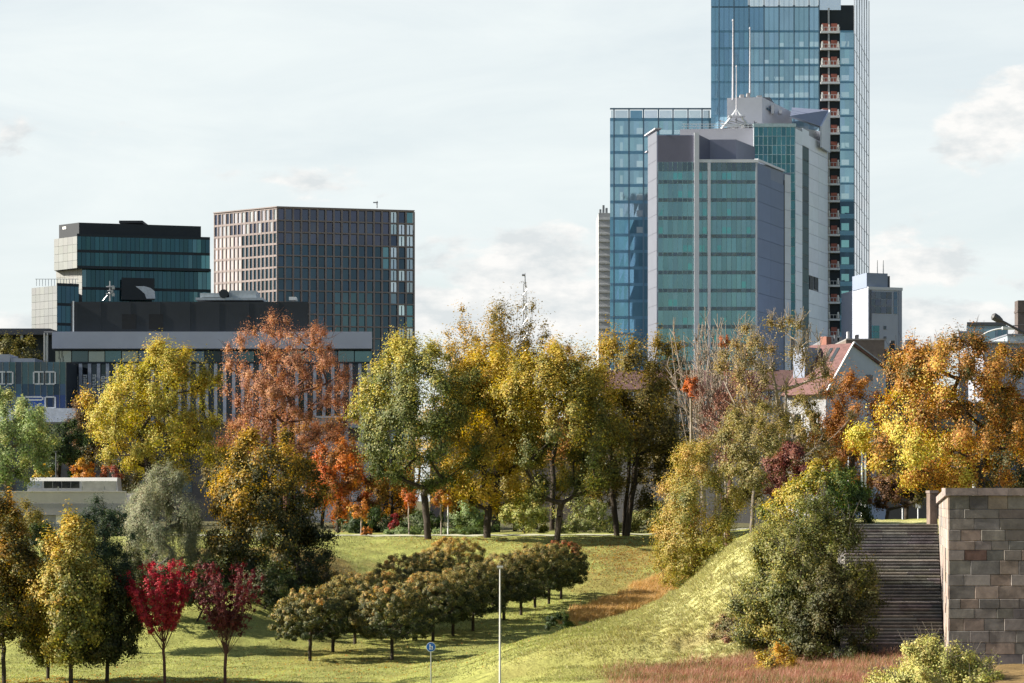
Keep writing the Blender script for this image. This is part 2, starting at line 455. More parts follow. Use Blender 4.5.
def ground_col(x, y):
    c = np.tile(LAWN, (x.size, 1))
    def mix(w, k):
        nonlocal c
        c = c * (1 - w[:, None]) + np.array(k) * w[:, None]
    w = sstep(104, 108, y) * (1 - sstep(131, 136, y)) * sstep(3.5, 8, x) * 0.85
    mix(w, YEL)
    mix(blob(x, y, 4.5, 114, 5.5, 3.5) * 0.5, (0.32, 0.29, 0.10))
    mix(blob(x, y, 10.5, 112.3, 2.2, 0.9) * 0.5, PINK)
    w = (1 - sstep(108.5, 110.5, y)) * sstep(2.5, 6.5, x) * (y > 60)
    mix(w * 0.85, (0.20, 0.12, 0.06))
    mix(belt(x, y) * 0.95, DRY)          # dry belt behind the mound
    mix(blob(x, y, 7.5, 176, 3.0, 7, 0.5) * 0.35, LITTER)
    mix(blob(x, y, 10.5, 188, 4.0, 5, 0.5) * 0.4, LITTER)
    mix(blob(x, y, -17, 176, 7.0, 9, 0.4) * 0.75, (0.20, 0.13, 0.05))
    mix(blob(x, y, -9, 135, 4, 8, 0.5) * 0.35, (0.20, 0.15, 0.04))
    far = sstep(212, 240, y)
    mix(far, (0.10, 0.095, 0.05))
    return c

xs = np.concatenate([np.array([-3000, -900, -400, -200, -110, -70]), np.arange(-46, 47, 0.42), np.array([60, 80, 120, 220, 450, 1000, 3000.0])])
ys = np.concatenate([np.array([-1500, -400, -100, 0, 40, 70, 88]), np.arange(96, 214, 0.42), np.array([218, 224, 232, 245, 270, 320, 420, 600, 1000, 2000, 5000.0])])
GX, GY = np.meshgrid(xs, ys); gx_, gy_ = GX.ravel(), GY.ravel()
GV = np.stack([gx_, gy_, ground(gx_, gy_)], 1)
i0 = np.arange(len(ys) - 1)[:, None] * len(xs) + np.arange(len(xs) - 1)[None]
GF = np.stack([i0, i0 + 1, i0 + len(xs) + 1, i0 + len(xs)], 2).reshape(-1, 4)
tag(np_mesh('ground', GV, GF, 4, ground_mat(), None, ground_col(gx_, gy_), smooth=True), kind='structure')

# footpath on the lawn crest, partly grazing sunlight on grass put into pale colour
def drape(name, line, width, m, lift=0.03, step=0.8):
    P = np.array(line, float); seg = np.linalg.norm(np.diff(P, axis=0), axis=1); s = np.concatenate([[0], np.cumsum(seg)])
    q = np.arange(0, s[-1], step); X = np.interp(q, s, P[:, 0]); Y = np.interp(q, s, P[:, 1])
    T = nrm(np.stack([np.gradient(X), np.gradient(Y)], 1)); Nn = np.stack([-T[:, 1], T[:, 0]], 1)
    k = 5; V = []
    for j in range(k):
        o = (j / (k - 1) - 0.5) * width
        x_, y_ = X + Nn[:, 0] * o, Y + Nn[:, 1] * o
        V.append(np.stack([x_, y_, ground(x_, y_) + lift], 1))
    V = np.stack(V, 1).reshape(-1, 3); n = len(q)
    i0 = np.arange(n - 1)[:, None] * k + np.arange(k - 1)[None]
    Fc = np.stack([i0, i0 + 1, i0 + k + 1, i0 + k], 2).reshape(-1, 4)
    return tag(np_mesh(name, V, Fc, 4, m, None, smooth=True), kind='structure')
drape('path', [(-60, 207), (-22, 204), (-6, 203.5), (6, 205), (16, 212), (24, 225)], 3.2, mat('gravel_lit_grass', (0.36, 0.36, 0.26), 0.9, 0.15, 4.0, bump=0.2), 0.06)
drape('road', [(27, 119), (29, 150), (38, 200), (60, 300), (90, 420)], 7.0, mat('asphalt', (0.06, 0.06, 0.062), 0.9, 0.25, 3.0, bump=0.2), 0.05)

# grass: blades short on the lawn, tall and dry in the belts (ground cover, one object each)
def blades(name, x, y, h, w, cols, rng, lean=0.5, wind=(0.25, 0, 0)):
    n = len(x); z = ground(x, y)
    a = rng.uniform(0, 6.283, n); S = np.stack([np.cos(a), np.sin(a), np.zeros(n)], 1) * (w * 0.5)[:, None] if np.ndim(w) else np.stack([np.cos(a), np.sin(a), np.zeros(n)], 1) * (w * 0.5)
    B = np.stack([x, y, z - 0.01], 1)
    tip = B + np.stack([rng.normal(size=n) * lean, rng.normal(size=n) * lean, np.ones(n)], 1) * h[:, None] + np.array(wind) * h[:, None]
    V = np.stack([B - S, B + S, tip], 1).reshape(-1, 3)
    return tag(np_mesh(name, V, np.arange(3 * n).reshape(-1, 3), 3, LEAF, None, np.repeat(np.clip(cols, 0.003, 1), 3, 0)), kind='stuff')

rg = np.random.default_rng(3)
def scatter(n, x0, x1, y0, y1, dens):
    X = rg.uniform(x0, x1, n * 3); Y = rg.uniform(y0, y1, n * 3)
    k = rg.uniform(size=n * 3) < dens(X, Y)
    return X[k][:n], Y[k][:n]
# lawn
vis = lambda X, Y: (np.abs(X / Y * F + 0) < 540) * 1.0
x, y = scatter(150000, -28, 16, 114, 206, lambda X, Y: vis(X, Y) * np.clip(1.2 - (Y - 114) / 110, 0.25, 1) * (1 - 0.93 * ((Y > 202) & (Y < 206.5))))
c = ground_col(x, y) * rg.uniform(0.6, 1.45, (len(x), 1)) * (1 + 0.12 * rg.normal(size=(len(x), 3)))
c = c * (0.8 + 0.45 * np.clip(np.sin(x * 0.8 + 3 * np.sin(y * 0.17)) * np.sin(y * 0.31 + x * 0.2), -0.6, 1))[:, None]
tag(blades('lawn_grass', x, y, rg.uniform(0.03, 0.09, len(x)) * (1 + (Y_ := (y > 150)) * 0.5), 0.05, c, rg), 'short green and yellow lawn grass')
# mound: rough grass with tufts combed down the slope
x, y = scatter(130000, -2, 15, 106, 136, lambda X, Y: (0.25 + 0.75 * sstep(0, 7, X)) * sstep(-2, 1.5, X))
tuft = np.clip(np.sin(x * 2.3 + 2 * np.sin(y * 1.3)) * np.sin(y * 1.9 + 1.5 * np.sin(x * 1.1)), -0.2, 1)
c = np.where(rg.uniform(size=(len(x), 1)) < 0.35, np.array((0.36, 0.33, 0.15)), ground_col(x, y)) * rg.uniform(0.65, 1.4, (len(x), 1))
c = np.where((rg.uniform(size=(len(x), 1)) < 0.04), np.array((0.20, 0.10, 0.04)), c)
tag(blades('slope_grass', x, y, rg.uniform(0.05, 0.13, len(x)) * (0.5 + 0.5 * sstep(0, 7, x)) * (1 + 1.2 * np.clip(tuft, 0, 1)), 0.045, c, rg, 0.45, (-0.5, -0.1, 0)), 'rough pale grass combed down the slope')
# dry tall grass: orange belt behind the mound, pink meadow in front of it
x, y = scatter(60000, 2, 15, 152, 184, belt)
c = ramp([(0.32, 0.18, 0.06), (0.46, 0.28, 0.10), (0.54, 0.38, 0.17)], rg.uniform(size=len(x))) * rg.uniform(0.7, 1.3, (len(x), 1))
tag(blades('dry_grass', x, y, rg.uniform(0.2, 0.6, len(x)), 0.03, c, rg, 0.35, (0.3, 0, 0)), 'tall orange dry grass in the hollow behind the mound')
x, y = scatter(60000, 2.5, 17.5, 95, 112, lambda X, Y: (1 - sstep(108.0, 110.5, Y + 0.15 * (X - 8))) * sstep(3.5, 7, X))
s = rg.uniform(size=len(x)) + 0.25 * np.sin(x * 1.3 + y)
c = ramp([(0.10, 0.13, 0.03), (0.22, 0.17, 0.055), (0.30, 0.125, 0.085), (0.36, 0.145, 0.115), (0.40, 0.24, 0.16)], s) * rg.uniform(0.7, 1.3, (len(x), 1))
tag(blades('meadow_grass', x, y, rg.uniform(0.12, 0.5, len(x)) ** 1.3 * (1 + 0.5 * np.sin(x * 1.9 + 2 * np.sin(y * 1.3))), 0.022, c, rg, 0.4, (0.15, 0, 0)), 'tall pinkish seeding grass below the mound and stairs')
# fallen leaves
def litter(name, label, X, Y, cols, size=0.14):
    n = len(X); P = np.stack([X, Y, ground(X, Y) + 0.035], 1); N = nrm(np.array([0, 0, 1.0]) + rg.normal(size=(n, 3)) * 0.35)
    tag(leaves_mesh(name, P, N, size, cols, rg, None), label, kind='stuff')
x = rg.normal(size=3600) * 3.5 + 9.5; y = rg.normal(size=3600) * 6 + 186
k = rg.integers(0, 6, 2500); x = np.concatenate([x, np.array([-6, -2, 4, 9, -18, -14])[k] + rg.normal(size=2500) * 2.5]); y = np.concatenate([y, np.array([196, 195, 192, 196, 178, 172])[k] + rg.normal(size=2500) * 2.5])
litter('fallen_leaves', 'brown and orange fallen leaves under the trees', x, y, ramp([(0.12, 0.05, 0.02), (0.30, 0.13, 0.03), (0.36, 0.22, 0.04)], rg.uniform(size=len(x))))

k = rg.integers(0, 7, 4200); x = np.array([-24, -22, -20, -17, -14, -10, -3])[k] + rg.normal(size=4200) * np.array([1.6, 1.6, 1.6, 1.4, 1.6, 5, 7])[k]; y = np.array([119, 118, 119, 118.5, 118.5, 128, 145])[k] + rg.normal(size=4200) * np.array([2, 2, 2, 2, 2, 6, 10])[k]
litter('lawn_leaves', 'yellow and red leaves strewn thinly over the near lawn', x, y, ramp([(0.16, 0.07, 0.02), (0.40, 0.26, 0.04), (0.44, 0.15, 0.04)], rg.uniform(size=len(x))), 0.11)
# ------------------------------------------------------------------ palettes (leaf albedo)
GRN_D = [(0.018, 0.035, 0.010), (0.035, 0.06, 0.016), (0.06, 0.085, 0.022)]
GRN = [(0.035, 0.065, 0.014), (0.075, 0.115, 0.022), (0.14, 0.17, 0.035)]
GRN_Y = [(0.05, 0.085, 0.018), (0.13, 0.155, 0.03), (0.27, 0.25, 0.04), (0.40, 0.30, 0.045)]
YEL_G = [(0.10, 0.12, 0.025), (0.27, 0.235, 0.04), (0.44, 0.33, 0.05), (0.50, 0.35, 0.05)]
GOLD = [(0.09, 0.075, 0.018), (0.28, 0.18, 0.028), (0.46, 0.28, 0.035), (0.46, 0.20, 0.025)]
OLIVE = [(0.045, 0.045, 0.014), (0.10, 0.095, 0.025), (0.19, 0.16, 0.04), (0.32, 0.23, 0.05)]
ORANGE = [(0.17, 0.065, 0.018), (0.34, 0.125, 0.025), (0.46, 0.19, 0.035), (0.46, 0.28, 0.05)]
RUST = [(0.18, 0.09, 0.05), (0.34, 0.155, 0.08), (0.45, 0.22, 0.125), (0.48, 0.25, 0.10)]
RED = [(0.10, 0.008, 0.012), (0.22, 0.012, 0.022), (0.36, 0.02, 0.035)]
WINE = [(0.055, 0.010, 0.014), (0.12, 0.016, 0.022), (0.21, 0.03, 0.035)]
SILV = [(0.10, 0.11, 0.06), (0.18, 0.19, 0.115), (0.26, 0.27, 0.17), (0.32, 0.29, 0.17)]
PALEG = [(0.10, 0.15, 0.06), (0.20, 0.26, 0.10), (0.30, 0.36, 0.15), (0.42, 0.42, 0.16)]

# ---- trees of the middle line, on top of the lawn bank
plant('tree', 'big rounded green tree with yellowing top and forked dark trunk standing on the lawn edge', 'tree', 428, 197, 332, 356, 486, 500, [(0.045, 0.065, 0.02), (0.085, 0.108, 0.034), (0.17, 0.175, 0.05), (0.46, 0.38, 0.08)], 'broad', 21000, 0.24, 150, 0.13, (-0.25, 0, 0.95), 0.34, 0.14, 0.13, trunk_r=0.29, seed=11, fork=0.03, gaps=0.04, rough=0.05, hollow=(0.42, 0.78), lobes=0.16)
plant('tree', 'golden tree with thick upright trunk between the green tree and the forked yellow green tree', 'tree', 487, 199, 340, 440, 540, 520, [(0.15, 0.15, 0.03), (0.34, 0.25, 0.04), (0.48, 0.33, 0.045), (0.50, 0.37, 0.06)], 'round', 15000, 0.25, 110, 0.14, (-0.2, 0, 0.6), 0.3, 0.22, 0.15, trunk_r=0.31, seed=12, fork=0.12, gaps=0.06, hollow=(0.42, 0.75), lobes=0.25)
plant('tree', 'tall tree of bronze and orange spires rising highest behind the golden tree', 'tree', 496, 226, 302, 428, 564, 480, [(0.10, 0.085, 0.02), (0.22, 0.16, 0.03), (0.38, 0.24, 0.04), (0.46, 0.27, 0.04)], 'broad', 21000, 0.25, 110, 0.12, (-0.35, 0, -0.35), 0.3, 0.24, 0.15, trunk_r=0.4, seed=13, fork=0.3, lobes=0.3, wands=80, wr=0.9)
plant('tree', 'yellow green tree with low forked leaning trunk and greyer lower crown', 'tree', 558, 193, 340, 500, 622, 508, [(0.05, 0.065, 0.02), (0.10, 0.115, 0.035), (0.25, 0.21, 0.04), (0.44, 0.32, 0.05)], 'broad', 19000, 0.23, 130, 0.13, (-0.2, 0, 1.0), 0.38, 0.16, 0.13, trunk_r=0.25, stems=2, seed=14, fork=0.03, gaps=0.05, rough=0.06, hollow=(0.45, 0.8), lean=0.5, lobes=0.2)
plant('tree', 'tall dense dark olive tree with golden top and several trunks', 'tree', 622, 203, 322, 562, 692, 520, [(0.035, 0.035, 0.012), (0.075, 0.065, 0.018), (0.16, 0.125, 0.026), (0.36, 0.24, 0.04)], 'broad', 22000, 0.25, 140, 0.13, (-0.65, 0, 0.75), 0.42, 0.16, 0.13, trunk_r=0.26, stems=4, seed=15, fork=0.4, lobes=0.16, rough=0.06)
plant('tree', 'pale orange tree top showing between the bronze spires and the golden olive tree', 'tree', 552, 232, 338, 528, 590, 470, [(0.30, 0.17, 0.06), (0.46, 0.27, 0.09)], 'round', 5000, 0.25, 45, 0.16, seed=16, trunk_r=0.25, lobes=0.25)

# ---- left half behind the lawn
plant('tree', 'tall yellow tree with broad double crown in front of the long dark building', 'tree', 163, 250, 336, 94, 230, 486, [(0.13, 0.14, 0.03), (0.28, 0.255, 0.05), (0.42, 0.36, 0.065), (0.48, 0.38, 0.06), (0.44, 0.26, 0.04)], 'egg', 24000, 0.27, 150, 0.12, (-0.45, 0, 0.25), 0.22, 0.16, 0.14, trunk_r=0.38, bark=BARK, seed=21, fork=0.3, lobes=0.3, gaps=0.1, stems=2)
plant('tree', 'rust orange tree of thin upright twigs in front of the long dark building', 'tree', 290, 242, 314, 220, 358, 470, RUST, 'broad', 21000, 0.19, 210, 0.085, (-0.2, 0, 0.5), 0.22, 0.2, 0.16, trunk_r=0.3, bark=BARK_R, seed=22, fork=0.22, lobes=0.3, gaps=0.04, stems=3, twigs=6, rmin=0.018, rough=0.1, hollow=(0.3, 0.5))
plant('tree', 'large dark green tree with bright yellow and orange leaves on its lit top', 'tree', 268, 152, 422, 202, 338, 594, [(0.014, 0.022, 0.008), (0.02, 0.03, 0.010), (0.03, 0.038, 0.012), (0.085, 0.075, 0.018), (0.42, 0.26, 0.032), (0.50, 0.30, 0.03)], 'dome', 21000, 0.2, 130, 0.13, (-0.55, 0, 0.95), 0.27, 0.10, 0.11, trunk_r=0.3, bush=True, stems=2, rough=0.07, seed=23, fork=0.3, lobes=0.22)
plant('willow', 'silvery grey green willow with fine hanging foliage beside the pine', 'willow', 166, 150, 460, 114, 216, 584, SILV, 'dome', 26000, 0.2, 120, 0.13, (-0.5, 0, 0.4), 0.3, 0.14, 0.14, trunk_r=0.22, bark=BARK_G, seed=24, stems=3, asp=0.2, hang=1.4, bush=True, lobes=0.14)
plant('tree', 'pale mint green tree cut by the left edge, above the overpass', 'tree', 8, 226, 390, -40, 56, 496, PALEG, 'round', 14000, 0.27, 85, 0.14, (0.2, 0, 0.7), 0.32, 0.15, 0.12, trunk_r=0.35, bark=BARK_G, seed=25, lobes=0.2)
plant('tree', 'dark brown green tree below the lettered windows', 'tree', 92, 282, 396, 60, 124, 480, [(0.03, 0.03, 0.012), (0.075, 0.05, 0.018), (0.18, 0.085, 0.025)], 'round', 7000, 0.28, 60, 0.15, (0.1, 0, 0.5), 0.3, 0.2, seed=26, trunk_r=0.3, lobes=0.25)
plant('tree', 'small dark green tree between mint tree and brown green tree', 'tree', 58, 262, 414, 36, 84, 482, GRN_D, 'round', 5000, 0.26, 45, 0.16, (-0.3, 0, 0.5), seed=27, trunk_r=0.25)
plant('shrub', 'small vivid orange shrub above the coach roof', 'shrub', 83, 245, 458, 70, 96, 486, ORANGE[1:], 'dome', 1800, 0.24, 26, 0.2, (-0.3, 0, 0.5), seed=28, trunk_r=0.08, bush=True)
plant('shrub', 'small yellow shrub above the coach front', 'shrub', 43, 245, 464, 33, 53, 486, YEL_G[1:], 'dome', 1200, 0.24, 20, 0.2, (-0.3, 0, 0.5), seed=29, trunk_r=0.08, bush=True)
plant('shrub', 'small dusky red shrub above the coach rear', 'shrub', 108, 245, 464, 96, 124, 486, [(0.20, 0.06, 0.05), (0.36, 0.13, 0.05)], 'dome', 1400, 0.24, 20, 0.2, seed=30, trunk_r=0.08, bush=True)
plant('tree', 'olive green tree far behind under the flat canopy roof', 'tree', 20, 360, 333, -14, 48, 410, OLIVE[:3], 'broad', 5000, 0.42, 50, 0.16, seed=31, trunk_r=0.3)
plant('tree', 'orange and red tree with dark limbs between the rust tree and the big green tree', 'tree', 338, 222, 440, 304, 376, 528, [(0.12, 0.06, 0.02), (0.30, 0.12, 0.025), (0.46, 0.15, 0.025), (0.44, 0.10, 0.02)], 'round', 6500, 0.24, 60, 0.16, (-0.3, 0, 0.3), 0.25, 0.3, seed=32, trunk_r=0.25, lobes=0.3, gaps=0.15)
plant('tree', 'low amber tree behind the trunk of the big green tree', 'tree', 392, 224, 462, 360, 424, 528, [(0.14, 0.09, 0.02), (0.34, 0.19, 0.03), (0.44, 0.22, 0.03)], 'round', 5500, 0.24, 50, 0.17, seed=33, trunk_r=0.2, lobes=0.3, gaps=0.1)
plant('tree', 'low yellow tree behind the gap between green and golden trunks', 'tree', 458, 226, 455, 432, 486, 524, [(0.16, 0.13, 0.03), (0.38, 0.26, 0.04), (0.46, 0.28, 0.035)], 'round', 5000, 0.24, 50, 0.17, seed=34, trunk_r=0.2, lobes=0.3)
plant('tree', 'low yellow tree behind the gap on the forked tree side of the golden trunk', 'tree', 515, 226, 460, 492, 540, 526, [(0.18, 0.15, 0.04), (0.34, 0.26, 0.05)], 'round', 4500, 0.24, 45, 0.17, seed=35, trunk_r=0.2, lobes=0.3)
for k, (u, vt, ul, ur, pal, lab) in enumerate([
        (370, 508, 338, 402, GRN_D, 'dark green hedge bush behind the staked saplings'),
        (424, 512, 396, 450, GRN_D + [GRN[1]], 'dark green hedge bush behind the big green trunk'),
        (470, 500, 442, 500, [GRN[1], PALEG[1]], 'soft green bush behind the golden trunk'),
        (524, 494, 498, 552, [(0.16, 0.19, 0.06), (0.28, 0.30, 0.09), (0.36, 0.31, 0.07)], 'pale green bush between golden trunk and forked trunk'),
        (584, 496, 548, 616, [(0.13, 0.15, 0.05), (0.22, 0.24, 0.09), (0.30, 0.29, 0.09)], 'pale grey green bush between forked trunk and many trunked tree'),
        (650, 500, 618, 690, [GRN[1], OLIVE[2]], 'olive bush behind the many trunked tree')]):
    plant('bush', lab, 'bush', u, 216 + 2 * (k % 3), vt, ul, ur, 537, pal, 'dome', 4200, 0.22, 45, 0.17, (-0.2, 0, 0.4), 0.25, 0.2, seed=40 + k, trunk_r=0.08, bush=True, lobes=0.25, parts=('stem', 'foliage'))
plant('shrub', 'small dark red shrub in front of the dark hedge', 'shrub', 394, 212, 512, 388, 401, 532, [(0.12, 0.015, 0.015), (0.30, 0.03, 0.03)], 'egg', 700, 0.2, 14, 0.22, seed=50, trunk_r=0.05, bush=True, parts=('stem', 'foliage'))
for k, (u, w, lab) in enumerate([(405, 26, 'low pale green ground shrub beside the footpath, farther from the golden trunk'), (455, 30, 'low pale green ground shrub beside the footpath, next to the golden trunk')]):
    plant('shrub', lab, 'shrub', u, 209, 527, u - w, u + w, 538, [PALEG[0], PALEG[1], GRN[2]], 'dome', 2600, 0.16, 40, 0.16, seed=52 + k, trunk_r=0.04, bush=True, parts=('stem', 'foliage'), depth=0.3)
for k, (u, ul, ur, vt, vb, pal, lab) in enumerate([
        (361, 350, 374, 498, 522, ORANGE, 'thin staked sapling with orange leaves and a pinkish tip'),
        (409, 396, 420, 488, 510, [ORANGE[1], (0.42, 0.10, 0.03)], 'thin staked sapling with orange red leaves beside the big green trunk'),
        (441, 430, 452, 486, 512, ORANGE, 'thin staked sapling with amber leaves between big green trunk and path lamp')]):
    plant('sapling', lab, 'sapling', u, 205, vt, ul, ur, vb, pal, 'round', 700, 0.2, 16, 0.25, seed=56 + k, trunk_r=0.06, bark=BARK_P, fork=0.3)
plant('shrub', 'little orange shrub at the foot of the staked sapling', 'shrub', 366, 204, 524, 361, 373, 536, ORANGE, 'dome', 350, 0.16, 10, 0.25, seed=60, trunk_r=0.03, bush=True, parts=('stem', 'foliage'))

# ---- lower trees that close the gaps behind the main line
for k, (u, d, vt, ul, ur, vb, pal, lab) in enumerate([
        (440, 236, 384, 398, 496, 512, [(0.12, 0.10, 0.02), (0.32, 0.22, 0.035), (0.46, 0.30, 0.04)], 'amber gold tree filling the gap behind the big green and golden trees'),
        (536, 238, 396, 492, 580, 512, [(0.12, 0.12, 0.03), (0.28, 0.23, 0.04), (0.44, 0.33, 0.05)], 'yellow green tree filling the gap behind golden and forked trees'),
        (602, 240, 404, 560, 646, 512, [(0.06, 0.055, 0.018), (0.14, 0.11, 0.03), (0.26, 0.19, 0.04)], 'olive brown tree filling the gap behind the forked tree'),
        (664, 218, 396, 636, 700, 512, [(0.05, 0.045, 0.015), (0.12, 0.09, 0.025), (0.20, 0.15, 0.035)], 'dark olive tree between the many trunked tree and tall yellow bush'),
        (322, 256, 410, 286, 366, 512, [(0.10, 0.055, 0.025), (0.26, 0.12, 0.035), (0.38, 0.19, 0.045)], 'dull orange tree behind the red orange tree'),
        (232, 262, 424, 196, 272, 512, [(0.05, 0.05, 0.016), (0.13, 0.11, 0.03), (0.26, 0.17, 0.04)], 'olive tree between the tall yellow tree and dark yellow topped tree'),
        (130, 268, 440, 92, 176, 512, [(0.03, 0.035, 0.012), (0.07, 0.065, 0.02), (0.14, 0.10, 0.025)], 'dark olive tree below the tall yellow tree'),
        (838, 205, 420, 806, 876, 512, [(0.06, 0.04, 0.018), (0.17, 0.085, 0.025), (0.30, 0.14, 0.03)], 'brown orange tree below the rust orange one by the street lamps'),
        (906, 215, 430, 878, 938, 512, [(0.04, 0.04, 0.015), (0.10, 0.085, 0.025), (0.22, 0.16, 0.035)], 'dark olive tree behind the yellow side of the spreading tree'),
        (958, 190, 438, 926, 1000, 512, [(0.05, 0.045, 0.016), (0.15, 0.11, 0.028), (0.32, 0.21, 0.04)], 'olive amber tree behind the trunk of the spreading tree'),
        (800, 200, 392, 776, 832, 500, [(0.09, 0.08, 0.03), (0.19, 0.155, 0.05), (0.30, 0.23, 0.07)], 'tan olive tree between the sparse tree and the gabled house')]):
    plant('tree', lab, 'tree', u, d, vt, ul, ur, vb, pal, 'round', 7000, 0.22, 65, 0.15, (-0.3, 0, 0.45), 0.3, 0.2, trunk_r=0.2, seed=300 + k, lobes=0.28, fork=0.1)
# ---- near left group
plant('tree', 'dark orange and green young tree cut by the left edge', 'tree', 4, 118, 492, -42, 46, 672, [(0.03, 0.035, 0.010), (0.06, 0.06, 0.015), (0.19, 0.14, 0.03), (0.42, 0.23, 0.04)], 'egg', 16000, 0.15, 95, 0.13, (-0.1, 0, 0.75), 0.36, 0.18, 0.14, trunk_r=0.11, hollow=(0, 0), rough=0.07, seed=61, fork=0.3, lobes=0.22)
plant('tree', 'slim dark green young tree with few yellow leaves behind the sunlit yellow one', 'tree', 48, 121, 548, 14, 82, 672, [(0.03, 0.04, 0.012), (0.07, 0.075, 0.018), (0.16, 0.13, 0.025)], 'egg', 7000, 0.15, 60, 0.15, (-0.4, 0, 0.4), hollow=(0, 0), rough=0.07, seed=62, trunk_r=0.09, fork=0.3)
plant('tree', 'sunlit yellow green young tree with egg shaped crown in front of the pine', 'tree', 71, 117.5, 512, 26, 120, 672, [(0.055, 0.068, 0.018), (0.17, 0.165, 0.04), (0.36, 0.30, 0.07), (0.48, 0.32, 0.055)], 'egg', 20000, 0.15, 105, 0.13, (-0.75, 0, 0.55), 0.36, 0.17, 0.14, trunk_r=0.11, hollow=(0, 0), rough=0.07, seed=63, fork=0.3, lobes=0.2)
plant('tree', 'dark green young tree beside the bright red tree', 'tree', 107, 118.5, 560, 74, 146, 672, [(0.02, 0.028, 0.009), (0.04, 0.05, 0.014), (0.10, 0.08, 0.02)], 'egg', 13000, 0.15, 75, 0.14, (-0.5, 0, 0.4), 0.3, 0.18, 0.14, trunk_r=0.1, hollow=(0, 0), rough=0.07, seed=64, fork=0.3)
plant('pine', 'dark green pine with ragged crown behind the yellow young tree', 'pine', 96, 137, 487, 58, 134, 612, [(0.012, 0.026, 0.014), (0.022, 0.042, 0.02), (0.04, 0.062, 0.026)], 'egg', 17000, 0.17, 85, 0.14, (-0.4, 0, 0.5), 0.3, 0.15, 0.12, trunk_r=0.16, bark=BARK_R, hollow=(0, 0), seed=65, asp=0.25, lobes=0.3, fork=0.5)
plant('tree', 'vivid red young tree with upright branches next to the dark green one', 'tree', 165, 117.5, 566, 118, 204, 645, RED[1:] + [(0.42, 0.03, 0.05)], 'vase', 9500, 0.10, 75, 0.12, (-0.75, 0, 0.3), 0.3, 0.15, 0.15, trunk_r=0.075, bark=BARK_R, seed=66, fork=0.12, lobes=0.25, wands=44, wr=0.15, dens=2.0, straight=1)
plant('tree', 'wine red vase shaped young tree with bare trunk standing alone on lawn', 'tree', 225, 117.5, 568, 178, 276, 648, [(0.05, 0.010, 0.012), (0.095, 0.014, 0.018), (0.16, 0.025, 0.028)], 'vase', 8500, 0.10, 85, 0.11, (-0.3, 0, 0.5), 0.3, 0.16, 0.16, trunk_r=0.08, bark=BARK_R, seed=67, fork=0.08, lobes=0.2, wands=46, wr=0.13, dens=2.0, straight=1)
plant('bush', 'dark undergrowth bush behind the wine red tree', 'bush', 236, 160, 540, 196, 292, 596, GRN_D + [OLIVE[1]], 'dome', 5200, 0.18, 60, 0.15, seed=69, trunk_r=0.08, bush=True, parts=('stem', 'foliage'))
plant('bush', 'low russet bush at the edge of the dark green yellow topped tree', 'bush', 305, 166, 556, 272, 338, 582, [(0.03, 0.03, 0.012), (0.09, 0.06, 0.02), (0.17, 0.10, 0.03)], 'dome', 3600, 0.16, 50, 0.16, seed=70, trunk_r=0.06, bush=True, parts=('stem', 'foliage'))
plant('bush', 'dark bush in front of the overpass beside the pine', 'bush', 44, 150, 520, 14, 72, 590, GRN_D + [OLIVE[1]], 'dome', 5200, 0.18, 60, 0.15, seed=71, trunk_r=0.08, bush=True, parts=('stem', 'foliage'))

# ---- clipped globe trees in two rows on the lawn
GLOBE = [(0.014, 0.024, 0.009), (0.022, 0.035, 0.011), (0.034, 0.046, 0.014), (0.058, 0.066, 0.02), (0.15, 0.135, 0.045), (0.36, 0.28, 0.09), (0.44, 0.22, 0.06)]  # shade side and lit top put into the leaf colours, dark to pale
def globe(u, v, w, h, k, label, pal=GLOBE, tk=0.3):
    d = hit(u, v, 112, 230)
    s = F / d
    w *= 0.96
    plant('globe_tree', label, 'clipped tree', u, d, v - h * s * 1.04, u - w * s / 2, u + w * s / 2, v - h * s * tk + 3, pal, 'mushroom', 12000, 0.105, 300, 0.10, (-0.4, 0, 0.85), 0.27, 0.09, 0.11, trunk_r=0.1, bark=BARK, seed=100 + k, group='clipped globe trees in two rows on the lawn', fork=0.25, lobes=0.05, squash=0.85, rough=0.05, tight=True, hollow=(0, 0), bias=0.2, depth=1.0, up=0.1)
front = [(392, 660, 5.1, 4.1), (433, 641, 4.9, 4.0), (453, 636, 4.6, 3.9), (473, 631, 5.0, 4.2), (504, 620, 4.9, 4.2), (521, 615, 4.6, 4.1), (535, 608, 4.8, 4.2), (549, 604, 4.6, 4.1), (561, 599, 4.2, 4.0)]
back = [(310, 661, 4.6, 4.0), (333, 652, 4.0, 3.7), (355, 644, 4.6, 4.1), (381, 634, 4.2, 3.7), (405, 622, 4.9, 4.3), (431, 610, 4.3, 3.9), (455, 598, 5.2, 4.2)]
fl = ['clipped dark globe tree nearest of the row beside the blue sign, orange leaves on top',
      'second clipped globe tree of the row beside the lamp post, behind the orange topped one', 'third clipped globe tree of the row beside the lamp post',
      'fourth clipped globe tree of the row beside the lamp post, pale topped', 'fifth clipped globe tree, just behind the lamp post',
      'sixth clipped globe tree of the row ending at the red tipped one', 'third from last clipped globe tree before the red tipped one', 'last but one clipped globe tree, touching the red tipped one', 'clipped globe tree with red tipped top, farthest of the row by the dry grass']
bl = ['clipped globe tree standing first in the row nearer the wine red tree', 'low clipped globe tree second in the row nearer the wine red tree', 'clipped globe tree with orange patches third in the row nearer the wine red tree',
      'low clipped globe tree fourth in the row nearer the wine red tree', 'wide clipped globe tree fifth in the row nearer the wine red tree', 'small clipped globe tree last but one in the row nearer the wine red tree', 'wide golden clipped globe tree ending the row nearer the wine red tree']
for k, (a, l) in enumerate(zip(front, fl)):
    globe(*a, k, l, GLOBE if k < 8 else GLOBE[:5] + [(0.36, 0.10, 0.05), (0.44, 0.08, 0.045)])
